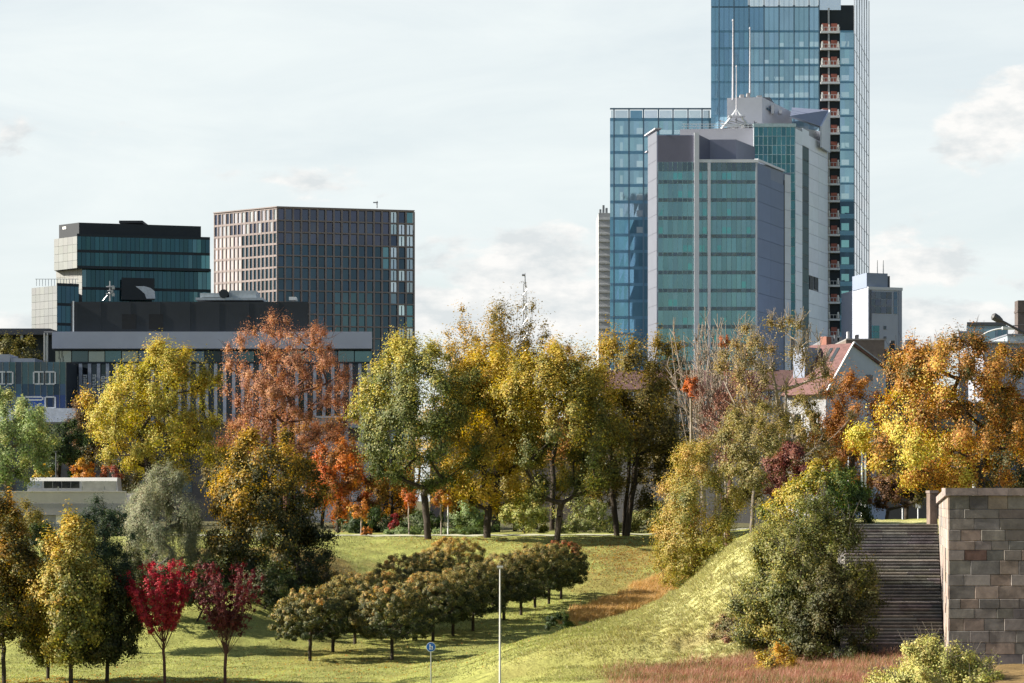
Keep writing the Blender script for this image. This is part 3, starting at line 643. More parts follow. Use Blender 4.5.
for k, (a, l) in enumerate(zip(back, bl)):
    globe(*a, 20 + k, l, GLOBE if k != 6 else GLOBE[1:5] + [(0.30, 0.22, 0.06), (0.42, 0.27, 0.07), (0.42, 0.22, 0.05)])

# ---- right side: mound, slope and stairs
plant('bush', 'tall yellow bush at the foot of the mound beside the lawn', 'bush', 700, 150, 432, 648, 746, 600, [(0.10, 0.11, 0.028), (0.22, 0.20, 0.045), (0.37, 0.29, 0.07), (0.44, 0.29, 0.09)], 'egg', 23000, 0.14, 110, 0.13, (-0.4, 0, 0.35), 0.25, 0.2, 0.15, trunk_r=0.13, seed=81, bush=True, stems=3, lobes=0.25, parts=('stem', 'foliage'))
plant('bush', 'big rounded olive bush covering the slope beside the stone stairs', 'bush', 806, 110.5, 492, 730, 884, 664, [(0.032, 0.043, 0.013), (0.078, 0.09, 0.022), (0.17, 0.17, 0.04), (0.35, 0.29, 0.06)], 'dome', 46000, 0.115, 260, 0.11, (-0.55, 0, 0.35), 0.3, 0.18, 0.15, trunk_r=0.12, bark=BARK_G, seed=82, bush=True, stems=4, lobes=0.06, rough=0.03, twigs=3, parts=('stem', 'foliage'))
plant('bush', 'green bush on top of the slope above the big olive bush', 'bush', 822, 121.5, 460, 770, 876, 530, [GRN_D[1], GRN[0], GRN[1], YEL_G[1], YEL_G[2]], 'dome', 14000, 0.13, 90, 0.13, (-0.8, 0, 0.4), 0.5, 0.14, 0.13, trunk_r=0.1, seed=83, bush=True, stems=3, parts=('stem', 'foliage'))  # yellow end faces the sun: lit side put into the leaf colour
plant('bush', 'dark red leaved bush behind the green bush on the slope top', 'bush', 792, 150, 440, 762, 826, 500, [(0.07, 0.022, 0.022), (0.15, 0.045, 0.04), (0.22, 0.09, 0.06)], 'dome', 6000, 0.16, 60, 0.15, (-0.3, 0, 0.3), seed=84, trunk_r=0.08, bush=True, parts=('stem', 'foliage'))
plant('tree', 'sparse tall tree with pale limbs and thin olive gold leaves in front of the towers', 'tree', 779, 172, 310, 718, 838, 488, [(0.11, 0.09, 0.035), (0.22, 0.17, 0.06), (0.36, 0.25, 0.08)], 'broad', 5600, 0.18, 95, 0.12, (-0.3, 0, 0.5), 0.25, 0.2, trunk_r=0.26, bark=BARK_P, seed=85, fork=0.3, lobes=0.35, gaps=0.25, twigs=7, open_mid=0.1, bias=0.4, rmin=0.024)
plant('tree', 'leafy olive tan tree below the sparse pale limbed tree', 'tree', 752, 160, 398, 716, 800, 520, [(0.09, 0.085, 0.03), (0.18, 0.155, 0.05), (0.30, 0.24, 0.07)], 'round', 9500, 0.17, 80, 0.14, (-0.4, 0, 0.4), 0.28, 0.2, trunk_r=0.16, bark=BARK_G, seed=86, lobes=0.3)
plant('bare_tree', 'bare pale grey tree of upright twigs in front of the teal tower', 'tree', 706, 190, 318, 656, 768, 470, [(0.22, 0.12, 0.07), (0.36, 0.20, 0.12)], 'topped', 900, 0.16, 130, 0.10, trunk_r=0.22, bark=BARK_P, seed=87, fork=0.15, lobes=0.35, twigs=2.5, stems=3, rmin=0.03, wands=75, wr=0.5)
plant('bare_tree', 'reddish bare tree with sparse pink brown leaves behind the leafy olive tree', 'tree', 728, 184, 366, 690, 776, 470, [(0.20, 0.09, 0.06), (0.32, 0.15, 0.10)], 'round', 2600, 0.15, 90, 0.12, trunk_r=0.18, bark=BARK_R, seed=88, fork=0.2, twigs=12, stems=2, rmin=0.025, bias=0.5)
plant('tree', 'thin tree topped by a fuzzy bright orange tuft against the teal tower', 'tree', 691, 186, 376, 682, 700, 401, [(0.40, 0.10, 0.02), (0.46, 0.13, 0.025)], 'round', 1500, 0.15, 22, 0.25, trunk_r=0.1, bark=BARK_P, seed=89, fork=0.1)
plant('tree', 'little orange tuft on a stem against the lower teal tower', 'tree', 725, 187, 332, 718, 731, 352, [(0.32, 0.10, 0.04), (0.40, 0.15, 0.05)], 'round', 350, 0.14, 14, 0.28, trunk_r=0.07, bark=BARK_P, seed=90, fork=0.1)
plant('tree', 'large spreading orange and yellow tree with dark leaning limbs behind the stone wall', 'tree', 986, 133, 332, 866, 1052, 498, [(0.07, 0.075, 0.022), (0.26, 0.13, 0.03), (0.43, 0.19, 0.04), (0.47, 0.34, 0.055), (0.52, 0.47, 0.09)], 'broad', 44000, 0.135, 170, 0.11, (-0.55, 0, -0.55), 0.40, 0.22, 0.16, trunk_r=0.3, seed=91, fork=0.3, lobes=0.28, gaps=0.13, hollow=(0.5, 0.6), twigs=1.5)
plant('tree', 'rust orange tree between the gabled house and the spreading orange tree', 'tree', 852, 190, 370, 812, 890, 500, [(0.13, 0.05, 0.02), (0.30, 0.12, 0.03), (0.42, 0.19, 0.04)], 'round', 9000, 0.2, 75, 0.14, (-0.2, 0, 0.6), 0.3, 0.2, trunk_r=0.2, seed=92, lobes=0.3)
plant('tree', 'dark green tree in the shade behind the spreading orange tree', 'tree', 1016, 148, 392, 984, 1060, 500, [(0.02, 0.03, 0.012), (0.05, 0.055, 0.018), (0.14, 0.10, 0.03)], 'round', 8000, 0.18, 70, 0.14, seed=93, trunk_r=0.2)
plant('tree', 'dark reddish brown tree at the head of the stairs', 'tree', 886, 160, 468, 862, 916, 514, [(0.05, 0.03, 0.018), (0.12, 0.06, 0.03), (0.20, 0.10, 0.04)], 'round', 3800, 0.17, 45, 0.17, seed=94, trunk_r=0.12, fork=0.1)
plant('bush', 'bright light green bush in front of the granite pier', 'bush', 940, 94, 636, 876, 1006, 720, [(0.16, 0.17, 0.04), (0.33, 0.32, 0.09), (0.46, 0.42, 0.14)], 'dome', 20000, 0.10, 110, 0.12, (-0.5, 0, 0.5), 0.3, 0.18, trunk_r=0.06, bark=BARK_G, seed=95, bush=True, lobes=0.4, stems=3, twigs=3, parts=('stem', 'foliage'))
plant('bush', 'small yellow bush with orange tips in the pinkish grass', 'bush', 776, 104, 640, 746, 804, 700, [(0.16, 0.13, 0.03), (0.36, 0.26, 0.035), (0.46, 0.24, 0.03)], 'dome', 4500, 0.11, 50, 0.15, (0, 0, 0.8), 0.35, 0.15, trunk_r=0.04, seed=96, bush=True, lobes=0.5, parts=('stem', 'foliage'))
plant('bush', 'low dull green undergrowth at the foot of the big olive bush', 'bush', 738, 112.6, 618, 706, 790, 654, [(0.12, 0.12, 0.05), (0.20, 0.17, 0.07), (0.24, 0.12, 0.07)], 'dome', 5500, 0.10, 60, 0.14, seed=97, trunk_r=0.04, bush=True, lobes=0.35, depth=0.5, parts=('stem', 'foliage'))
plant('bush', 'low dark foliage standing in for the shade in the hollow at the end of the dry grass', 'bush', 560, 140, 612, 544, 578, 630, GRN_D, 'dome', 1500, 0.13, 24, 0.2, seed=98, trunk_r=0.04, bush=True, parts=('stem', 'foliage'))  # added dark foliage in place of the shade at the mound's foot
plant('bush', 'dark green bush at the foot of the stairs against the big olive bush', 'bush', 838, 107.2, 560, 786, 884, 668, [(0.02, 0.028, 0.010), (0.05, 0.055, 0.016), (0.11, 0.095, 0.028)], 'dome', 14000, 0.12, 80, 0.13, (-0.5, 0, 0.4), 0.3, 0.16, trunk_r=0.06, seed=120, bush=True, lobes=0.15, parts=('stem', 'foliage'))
for k, (u, d, vt, ul, ur, vb, lab) in enumerate([
        (-6, 143, 548, -40, 34, 606, 'dark bush behind the orange and green tree at the left edge'),
        (140, 142, 548, 104, 178, 604, 'dark green bush between the pine and the vivid red tree'),
        (196, 143, 556, 166, 232, 606, 'dark olive bush behind the gap between the two red trees'),
        (264, 146, 566, 232, 300, 606, 'dark green bush just behind the wine red tree tips'),
        (84, 146, 540, 50, 122, 604, 'dark bush at the foot of the pine'),
        (14, 200, 500, -20, 60, 560, 'olive bush in front of the overpass wall, below the mint tree'),
        (110, 205, 508, 76, 140, 566, 'dark bush in front of the overpass wall beside the willow')]):
    plant('bush', lab, 'bush', u, d, vt, ul, ur, vb, [GRN_D[0], GRN_D[1], OLIVE[0], OLIVE[1]] if k != 5 else OLIVE, 'dome', 5200, 0.15 if d < 190 else 0.22, 60, 0.15, (-0.3, 0, 0.4), 0.25, 0.2, seed=330 + k, trunk_r=0.06, bush=True, lobes=0.2, parts=('stem', 'foliage'))
# ------------------------------------------------------------------ buildings
class Fac:
    """a facade from (uL, dL) to (uR, dR); a = metres along it, z = height, o = metres proud of it"""
    def __init__(s, uL, dL, uR, dR):
        s.p0 = np.array((wx(uL, dL), dL)); s.p1 = np.array((wx(uR, dR), dR))
        s.d0, s.d1 = dL, dR
        v = s.p1 - s.p0; s.L = float(np.linalg.norm(v)); s.t = v / s.L; s.n = np.array((s.t[1], -s.t[0]))
    def pt(s, a, z, o=0.0):
        p = s.p0 + s.t * a + s.n * o
        return (float(p[0]), float(p[1]), float(z))
    def au(s, u):
        """metres along the facade where picture column u meets it"""
        k = (u - CU) / F
        return float((k * s.p0[1] - s.p0[0]) / (s.t[0] - k * s.t[1]))
    def zv(s, v, a=0.0): return wz(v, s.p0[1] + s.t[1] * a)
    def box(s, mb, a0, a1, z0, z1, o0, o1, c=None, i0=0.0, i1=0.0):
        p = [s.pt(a0, z0, o1), s.pt(a1, z0, o1), s.pt(a1 - i1, z0, o0), s.pt(a0 + i0, z0, o0), s.pt(a0, z1, o1), s.pt(a1, z1, o1), s.pt(a1 - i1, z1, o0), s.pt(a0 + i0, z1, o0)]
        return mb.hexa(p, c)
    def pane(s, mb, a0, a1, z0, z1, o, c, rng=random, tilt=0.016):
        j = lambda: o + rng.uniform(-tilt, tilt)
        return mb.add([s.pt(a0, z0, j()), s.pt(a1, z0, j()), s.pt(a1, z1, j()), s.pt(a0, z1, j())], [(0, 1, 2, 3)], c)

def jit(c, k, r=random):
    f = 1 + r.uniform(-k, k)
    return tuple(max(0.003, min(0.95, x * f * (1 + r.uniform(-k, k) * 0.25))) for x in c)

def edges(a0, a1, step):
    n = max(1, int(round((a1 - a0) / step)))
    return [a0 + (a1 - a0) * i / n for i in range(n + 1)]

GROUND_Z = 6.0
M_DARK = mat('dark_cladding', (0.018, 0.023, 0.030), 0.6, 0.12, 0.4, spec=0.3)
M_GREYB = mat('blue_grey_cladding', (0.26, 0.29, 0.36), 0.5, 0.06, 0.3, spec=0.3)
M_LIGHT = mat('light_metal', (0.62, 0.64, 0.66), 0.45, 0.06, 0.5)
M_WHITE = mat('white_paint', (0.78, 0.78, 0.76), 0.6, 0.05, 1.0)
M_MULL = mat('dark_mullion', (0.07, 0.12, 0.17), 0.4, 0.1, 1.0)  # lighter blue stands in for distance haze
M_SLAB = mat('spandrel_blue', (0.12, 0.25, 0.35), 0.25, 0.1, 0.4, metal=0.4)
M_CORE = mat('dark_core', (0.02, 0.028, 0.036), 0.7, 0.1, 0.4)
M_STEEL = mat('steel', (0.30, 0.31, 0.32), 0.4, 0.1, 1.0, metal=0.6)
M_CONC = mat('concrete', (0.46, 0.45, 0.43), 0.85, 0.12, 0.8, bump=0.2)

def building(name, label, fac, a=None, cat='building'):
    p = fac.p0
    return thing(name, label, cat, (float(p[0]), float(p[1]), GROUND_Z))
def put(mb, name, m, root, colored=False):
    return mb.build(name, m, root, tuple(root.matrix_basis.translation) if root.parent is None else tuple(root_org(root)), colored)
def root_org(o):
    while o.parent is not None: o = o.parent
    return o.matrix_basis.translation
def ptz(u, d, v=None): return (wx(u, d), d)

# ---- glass tower with the hoist shaft (tallest)
def glass_tower():
    rng = random.Random(5)
    fm = Fac(711, 600, 820, 600); fs = Fac(820, 600, 840, 600); fg = Fac(840, 600, 854, 600); fr = Fac(854.3, 600, 869, 640)
    fl = Fac(610, 604, 711, 604)
    b = building('office_tower', 'tallest blue glass tower with a dark balcony shaft and lower glass wing', fm)
    zt = wz(-33, 600); ztl = fl.zv(108)
    FL = [wz(32.5 + 16.9 * k, 600) for k in range(0, 27)]
    core = MB(); P = [fm.pt(0.1, 0, -.35)[:2], fg.pt(fg.L - .1, 0, -.35)[:2], fr.pt(fr.L, 0, -.4)[:2], (fm.p0[0] + 6, 640)]
    core.prism(P, GROUND_Z, zt - 9.4); put(core, 'core', M_CORE, b)
    core = MB(); core.prism([fl.pt(0.1, 0, -.35)[:2], fl.pt(fl.L, 0, -.35)[:2], fl.pt(fl.L, 0, -34)[:2], (fl.p0[0] + 2.2, 637)], GROUND_Z, ztl - 2.4); put(core, 'wing_core', M_CORE, b)
    BL = (0.20, 0.35, 0.45); TE = (0.33, 0.49, 0.55); DK = (0.035, 0.07, 0.10); BR = (0.62, 0.75, 0.76)  # BR: sky seen through the storeys put into pale panes
    # main front, storey by storey
    ed = [fm.au(u) for u in (711, 719, 734, 749, 764, 779, 794, 809, 819)]
    for k in range(len(FL) - 1):
        z1, z0 = FL[k] - 0.0, FL[k + 1]
        if z0 < GROUND_Z: break
        m = MB()
        for i in range(len(ed) - 1):
            sub = edges(ed[i], ed[i + 1], 1.25)
            for q in range(len(sub) - 1):
                base = BL if i < 3 else TE
                c = jit(base, 0.12, rng)
                fm.pane(m, sub[q], sub[q + 1], z0 + 0.55, z1, 0.0, c, rng)
                if i in (4, 5, 6, 7) and rng.random() < (0.75 if i >= 6 else 0.5) and k < 14:
                    fm.box(m, sub[q] + 0.08, sub[q + 1] - 0.08, z0 + 0.7, z0 + (1.9 if i >= 6 else 1.6), 0.0, 0.012, jit(BR, 0.08, rng))
        put(m, 'glass_band', GLASS, b, True)
    m = MB()
    for k in range(len(ed) - 1): fm.box(m, ed[k], ed[k + 1], FL[0] + 0.0, FL[0] + 6.2, -0.1, 0.0, jit(BL if k < 4 else TE, .1, rng))
    put(m, 'glass_band', GLASS, b, True)
    for z in FL[:-1]:
        m = MB(); fm.box(m, ed[0], ed[-1], z - 0.0, z + 0.55, -0.25, 0.03); put(m, 'spandrel', M_SLAB, b)
    m = MB()
    for a in ed[1:]: fm.box(m, a - 0.13, a + 0.13, GROUND_Z, zt, -0.2, 0.22)
    for i in range(len(ed) - 1):
        for a in edges(ed[i], ed[i + 1], 1.25)[1:-1]: fm.box(m, a - 0.035, a + 0.035, GROUND_Z, zt - 6, -0.1, 0.05)
    put(m, 'mullion', M_MULL, b)
    # crown screen, its lit look put into pale colour
    m = MB()
    for i in range(3, len(ed) - 1): fm.box(m, ed[i] + .25, ed[i + 1] - .25, wz(6.5, 600), wz(-14, 600), -0.1, 0.02, jit((0.85, 0.9, 0.9), .05, rng))
    fm.box(m, ed[0], ed[3] - .25, wz(6.5, 600), zt, -0.1, 0.02, BL)
    put(m, 'crown_screen', GLASS, b, True)
    # hoist shaft with a platform on every storey
    m = MB(); fs.box(m, 0, fs.L, GROUND_Z, wz(10, 600), -2.6, -2.4); put(m, 'shaft_recess', mat('shaft_shadow', (0.012, 0.014, 0.018), 0.8), b)
    m = MB(); fs.box(m, -0.2, fs.L + 0.2, wz(10, 600), zt, -0.3, 0.02, (0.7, 0.75, 0.78)); put(m, 'shaft_head', GLASS, b, True)
    m = MB(); fs.box(m, 1.95, 2.35, GROUND_Z, wz(8, 600), -1.2, 0.3); put(m, 'hoist_mast', M_STEEL, b)
    red = mat('red_oxide_paint', (0.30, 0.10, 0.075), 0.7, 0.3, 0.6)
    for k, z in enumerate(FL[:-3]):
        m = MB(); fs.box(m, 0.1, fs.L - 0.1, z - 0.25, z + 0.25, -2.2, 0.75); fs.box(m, 0.1, fs.L - .1, z + 1.15, z + 1.25, 0.62, 0.7)
        for a in edges(0.2, fs.L - .2, 0.8): fs.box(m, a - .04, a + .04, z + .25, z + 1.2, .62, .7)
        pf = put(m, 'platform', M_LIGHT, b)
        m = MB()
        for a in (0.5, 2.7): fs.box(m, a, a + 1.5, z + 0.3, z + 2.1 + 0.3 * rng.random(), -1.2, 0.35)
        if k < 12 or rng.random() < .5: put(m, 'hoist_gate', red, pf)
        m = MB()
        for a in (0.35, 2.05, 4.3): fs.box(m, a, a + 0.35, z + 0.4, z + 1.9, -0.4, 0.45)
        put(m, 'panel', M_WHITE, pf)
    # glass right of the shaft
    for k in range(len(FL) - 1):
        z1, z0 = FL[k], FL[k + 1]
        if z0 < GROUND_Z: break
        m = MB(); sub = edges(0, fg.L, 1.2); low = k > 9
        for q in range(len(sub) - 1):
            fg.pane(m, sub[q], sub[q + 1], z0 + (1.1 if low else 0.5), z1, 0.0, jit(DK if low else TE, .15, rng), rng)
        fg.box(m, sub[0] + .35, sub[2] - .08, z0 + (1.2 if low else .7), z0 + (3.0 if low else 2.0), 0, 0.012, jit((0.25, 0.5, 0.5) if low else BR, .1, rng))
        put(m, 'glass_band', GLASS, b, True)
    for k, z in enumerate(FL[:-1]):
        m = MB(); fg.box(m, 0, fg.L, z, z + (1.1 if k > 10 else .5), -0.25, 0.03); put(m, 'spandrel', M_SLAB, b)
    # narrow side of pale glass reflecting the sky
    m = MB(); sub = edges(0, fr.L, fr.L / 6)
    for k in range(-4, len(FL) - 1):
        z1 = FL[k] if k >= 0 else FL[0] + 4.1 * (-k); z0 = FL[k + 1] if k >= 0 else FL[0] + 4.1 * (-k - 1)
        if z0 < GROUND_Z: break
        for q in range(6): fr.pane(m, sub[q], sub[q + 1], z0, z1, 0.0, jit((0.52, 0.58, 0.68), .06, rng), rng)
    put(m, 'side_glazing', GLASS, b, True)
    m = MB()
    for a in sub: fr.box(m, a - .12, a + .12, GROUND_Z, zt - .2, -.1, .10)
    for z in FL: fr.box(m, 0, fr.L, z - .1, z + .1, -.1, .02)
    put(m, 'side_mullion', mat('grey_mullion', (0.34, 0.37, 0.42), 0.4), b)
    # lower wing
    ed = [fl.au(u) for u in (610, 614, 629, 643.5, 658.5, 673, 688, 702, 711)]
    FW = [fl.zv(121 + 16.5 * k) for k in range(0, 22)]
    for k in range(len(FW) - 1):
        z1, z0 = FW[k], FW[k + 1]
        if z0 < GROUND_Z: break
        m = MB()
        for i in range(4 if k > 2 else len(ed) - 1):
            sub = edges(ed[i], ed[i + 1], 1.2)
            for q in range(len(sub) - 1):
                c = jit(TE if k < 6 else (0.17, 0.36, 0.46), .14, rng)
                fl.pane(m, sub[q], sub[q + 1], z0 + .75, z1, 0, c, rng)
            if i == 2 and k < 7: fl.box(m, ed[2] + 1.9, ed[3] - .15, z0 + .9, z0 + 2.4, 0, .012, jit(BR, .06, rng))
            if i == 1 and k < 6: fl.box(m, ed[1] + 1.5, ed[1] + 2.2, z0 + .8, z0 + 2.9, 0, .012, jit((.55, .7, .72), .06, rng))
            if i > 3 and k == 0: fl.box(m, ed[i] + .3, ed[i + 1] - .3, z0 + .8, z0 + 1.9, 0, .012, jit(BR, .06, rng))
        put(m, 'glass_band', GLASS, b, True)
    for k, z in enumerate(FW):
        if z > GROUND_Z: m = MB(); fl.box(m, 0, ed[4] if k > 3 else fl.L, z, z + .75, -.25, .03); put(m, 'spandrel', M_SLAB, b)
    m = MB()
    for a in ed[1:-1]: fl.box(m, a - .17, a + .17, GROUND_Z, ztl, -.2, .22)
    fl.box(m, 0, fl.L, ztl - .35, ztl, -.3, .1)
    put(m, 'mullion', M_MULL, b)
    m = MB()
    for i in range(len(ed) - 1): fl.box(m, ed[i] + .3, ed[i + 1] - .3, fl.zv(119), ztl - .6, -.1, .0, BL if i in (2,) else jit((0.75, 0.8, 0.8), .1, rng))  # bright sky through the open slots put into pale panels
    put(m, 'crown_screen', GLASS, b, True)
glass_tower()

# ---- teal office tower in front
def teal_tower():
    rng = random.Random(8)
    d = 540
    ff = Fac(657, d, 757, d); fL = Fac(648, d + 9, 657, d); fR = Fac(757, d, 783.5, d + 19); fN = Fac(783.5, d + 19, 790.5, d + 22)
    fT = Fac(754, d + 30, 795, d + 30); fS = Fac(795, d + 30, 827.5, d + 58)
    b = building('teal_office_tower', 'teal glass office tower with blue grey side walls and antenna masts', ff)
    zf = ff.zv(162)
    # blocks
    aR1, aR2 = ff.au(696.5), ff.au(709)
    m = MB(); m.prism([fL.pt(0, 0)[:2], ff.pt(0, 0)[:2], ff.pt(aR1, 0)[:2], (ff.pt(aR1, 0)[0] + .3, d + 26), (fL.p0[0] + 1, d + 26)], GROUND_Z, [ff.zv(137.5), ff.zv(135), ff.zv(135), ff.zv(135), ff.zv(137.5)], (0.20, 0.22, 0.30))
    put(m, 'wall', PANEL, b, True)
    m = MB(); m.prism([ff.pt(aR1 + .3, 0, -.2)[:2], ff.pt(ff.L - .02, 0, -.2)[:2], fR.pt(fR.L, 0, -.02)[:2], fN.pt(fN.L, 0, -.02)[:2], (fN.p1[0] - 4, d + 34), (ff.pt(aR1, 0)[0], d + 30)], GROUND_Z, [zf - .1, zf - .1, fR.zv(172.5, fR.L), fN.zv(173, fN.L), zf, zf], (0.14, 0.18, 0.26))
    put(m, 'wall', PANEL, b, True)
    # blank top panels
    m = MB(); ff.box(m, .15, aR1 - .2, ff.zv(162), ff.zv(135.6), 0, .12, (0.135, 0.135, 0.185)); put(m, 'blank_panel', PANEL, b, True)
    m = MB(); fL.box(m, 0.1, fL.L - .05, GROUND_Z, fL.zv(137), .0, .06, (0.125, 0.135, 0.165))
    for z in np.arange(GROUND_Z + 2, fL.zv(140), 4.05): fL.box(m, 0.1, fL.L - .05, z, z + .12, .06, .09, (0.09, 0.095, 0.12))
    put(m, 'side_cladding', PANEL, b, True)
    m = MB(); fL.box(m, -1.6, fL.L + .2, fL.zv(135.2), fL.zv(134), -1, .5, (0.5, 0.5, 0.55)); fL.box(m, -1.6, 0.6, fL.zv(152), fL.zv(151), -1, .4, (0.4, 0.4, 0.45)); put(m, 'canopy', PANEL, b, True)
    # set-back grey blocks on the roof
    m = MB(); m.prism([ptz(697, d + 1.2), ptz(710, d + 6), ptz(710, d + 24), ptz(697, d + 22)], zf - 2, [wz(133, d), wz(140, d + 6), wz(140, d + 6), wz(133, d)], (0.11, 0.115, 0.16)); put(m, 'plant_room', PANEL, b, True)
    m = MB(); m.prism([ptz(710, d + 6), ptz(736, d + 6), ptz(755, d + 22), ptz(716, d + 26)], zf - 2, [wz(139.5, d + 6), wz(139.5, d + 6), wz(147, d + 22), wz(140, d + 6)], (0.19, 0.20, 0.27)); put(m, 'plant_room', PANEL, b, True)
    # teal bands between rows of little dark squares
    TE = (0.165, 0.295, 0.315)
    rows = [162 + 18.1 * k for k in range(0, 18)]
    for k in range(len(rows) - 1):
        zt_, zb_ = ff.zv(rows[k]), ff.zv(rows[k + 1])
        if zt_ < GROUND_Z + 3: break
        m = MB(); h = .85 if k else 2.1
        sub = edges(0.25, ff.L - .25, 1.1)
        for q in range(len(sub) - 1):
            if abs(sub[q] - aR1) < 1.2 and False: continue
            ff.pane(m, sub[q], sub[q + 1], zb_ , zt_ - h, .14, jit(TE, .13, rng), rng)
            if rng.random() < .12: ff.box(m, sub[q] + .1, sub[q + 1] - .1, zb_ + .2, zb_ + 1.6, .141, .15, jit((0.12, 0.34, 0.33), .1, rng))
        put(m, 'glass_band', GLASS, b, True)
        m = MB()
        for q in range(len(sub) - 1):
            ff.pane(m, sub[q] + .12, sub[q + 1] - .12, zt_ - h + .12, zt_ - .08, .19, jit((0.10, 0.135, 0.155), .2, rng), rng)
        put(m, 'spandrel_window', GLASS, b, True)
    m = MB()
    for r in rows:
        z = ff.zv(r)
        if z < GROUND_Z + 1: break
        ff.box(m, .2, ff.L - .2, z - (2.1 if r == 162 else .85), z, 0.0, .17)
    put(m, 'spandrel', mat('spandrel_grey', (0.19, 0.26, 0.29), 0.5), b)
    m = MB()
    for a in edges(.25, ff.L - .25, 1.1): ff.box(m, a - .035, a + .035, GROUND_Z, zf, .1, .22)
    put(m, 'mullion', mat('teal_mullion', (0.17, 0.28, 0.29), 0.5), b)
    for a, w, vt in ((aR1, .55, 133), (aR2, .32, 163)):
        m = MB(); ff.box(m, a - w, a + w, GROUND_Z, ff.zv(vt), -.2, .6, (0.50, 0.52, 0.57)); put(m, 'rib', PANEL, b, True)
    m = MB(); ff.box(m, aR1 + .55, ff.L + .3, zf - .15, zf + .55, -.6, .35, (0.6, 0.62, 0.66)); ff.box(m, ff.L - .35, ff.L + .05, GROUND_Z, zf - .2, -.1, .3, (0.45, 0.48, 0.54)); put(m, 'cornice', PANEL, b, True)
    # right flank: sloping blue grey panels
    m = MB(); rz = edges(GROUND_Z, fR.zv(164), 4.1)
    for i in range(len(rz) - 1):
        for q, (a0, a1) in enumerate(((0.05, fR.L / 2), (fR.L / 2, fR.L - .05))):
            top = [rz[i + 1] - .06] * 2
            fR.box(m, a0, a1 - .04, rz[i], top[0] if i < len(rz) - 2 or q == 0 else top[0] - 2.2, 0.0, .1, jit((0.10, 0.155, 0.27), .05, rng))
    put(m, 'side_cladding', PANEL, b, True)
    m = MB(); m.add([fR.pt(0, fR.zv(161), .3), fR.pt(fR.L, fR.zv(172, fR.L), .3), fR.pt(fR.L, fR.zv(172, fR.L), -.6), fR.pt(0, fR.zv(161), -.6), fR.pt(0, fR.zv(161) + .5, .3), fR.pt(fR.L, fR.zv(172, fR.L) + .5, .3), fR.pt(fR.L, fR.zv(172, fR.L) + .5, -.6), fR.pt(0, fR.zv(161) + .5, -.6)],
                    [(0, 3, 2, 1), (4, 5, 6, 7), (0, 1, 5, 4), (1, 2, 6, 5), (2, 3, 7, 6), (3, 0, 4, 7)], (0.6, 0.62, 0.66)); put(m, 'cornice', PANEL, b, True)
    m = MB()
    zz = edges(GROUND_Z, fN.zv(173.5), 4.1)
    for i in range(len(zz) - 1): fN.box(m, .5, fN.L, zz[i], zz[i + 1] - .08, 0, .1, jit((0.60, 0.64, 0.68), .06, rng))
    fN.box(m, 0, .5, GROUND_Z, fN.zv(180), 0, .06, (0.02, 0.03, 0.04))
    put(m, 'side_cladding', PANEL, b, True)
    # taller rear slab: dark glass grid front, light panelled flank
    m = MB(); m.prism([fT.pt(0, 0, -.2)[:2], fT.pt(fT.L, 0, -.2)[:2], fS.pt(fS.L, 0, -.2)[:2], (fS.p1[0] - 14, d + 66), (fT.p0[0], d + 60)], GROUND_Z, [fT.zv(127), fT.zv(127), fS.zv(132, fS.L), fT.zv(127), fT.zv(127)], (0.3, 0.32, 0.36)); put(m, 'wall', PANEL, b, True)
    zs = [fT.zv(127 + 9.2 * k) for k in range(0, 24)]; ae = edges(0, fT.L, fT.L / 9)
    for k in range(len(zs) - 1):
        m = MB()
        for q in range(9): fT.pane(m, ae[q], ae[q + 1], zs[k + 1], zs[k], 0.05, jit((0.06, 0.165, 0.185), .25, rng), rng)
        put(m, 'glass_band', GLASS, b, True)
    m = MB()
    for a in ae: fT.box(m, a - .06, a + .06, zs[-1], zs[0], 0, .12)
    for z in zs: fT.box(m, 0, fT.L, z - .07, z + .07, 0, .11)
    fT.box(m, -.2, fT.L + .2, zs[0], zs[0] + .8, -.5, .3)
    put(m, 'mullion', mat('pale_mullion', (0.34, 0.44, 0.46), 0.5), b)
    sl = [fS.au(u) for u in (802, 808.5)]
    ms = (MB(), MB()); zz = edges(GROUND_Z, fS.zv(128), 3.4)
    for i in range(len(zz) - 1):
        for (a0, a1) in ((0.0, sl[0]), (sl[1], sl[1] + (fS.L - sl[1]) * .5), (sl[1] + (fS.L - sl[1]) * .5, fS.L)):
            if sl[1] - .1 < a0 < sl[1] + 3 and fS.zv(293, a0) < (zz[i] + zz[i + 1]) / 2 < fS.zv(273, a0): continue
            c = jit((0.76, 0.82, 0.90), .05, rng)  # sky reflection put into the pale panel colour
            fS.box(ms[a0 > .1], a0 + .03, a1 - .03, zz[i], zz[i + 1] - .07, 0, .1, c)
    for m in ms: put(m, 'side_cladding', PANEL, b, True)
    m = MB(); 
    for z0, z1 in zip(edges(GROUND_Z, fS.zv(145, sl[0]), 3.2)[:-1], edges(GROUND_Z, fS.zv(145, sl[0]), 3.2)[1:]): fS.pane(m, sl[0], sl[1], z0, z1 - .15, .06, jit((0.03, 0.085, 0.105), .25, rng), rng)
    put(m, 'stair_window', PANEL, b, True); m = MB()
    fS.box(m, sl[0] - .03, sl[1] + .03, fS.zv(145, sl[0]), fS.zv(128, sl[0]), 0, .1, (0.76, 0.82, 0.90))
    put(m, 'side_cladding', PANEL, b, True)
    for k in range(3):
        m = MB(); a = sl[1] + 1.0 + k * 4.4; fS.box(m, a, a + 3.2, fS.zv(289, a), fS.zv(276, a), .0, .06, (0.03, 0.04, 0.05)); put(m, 'window', PANEL, b, True)
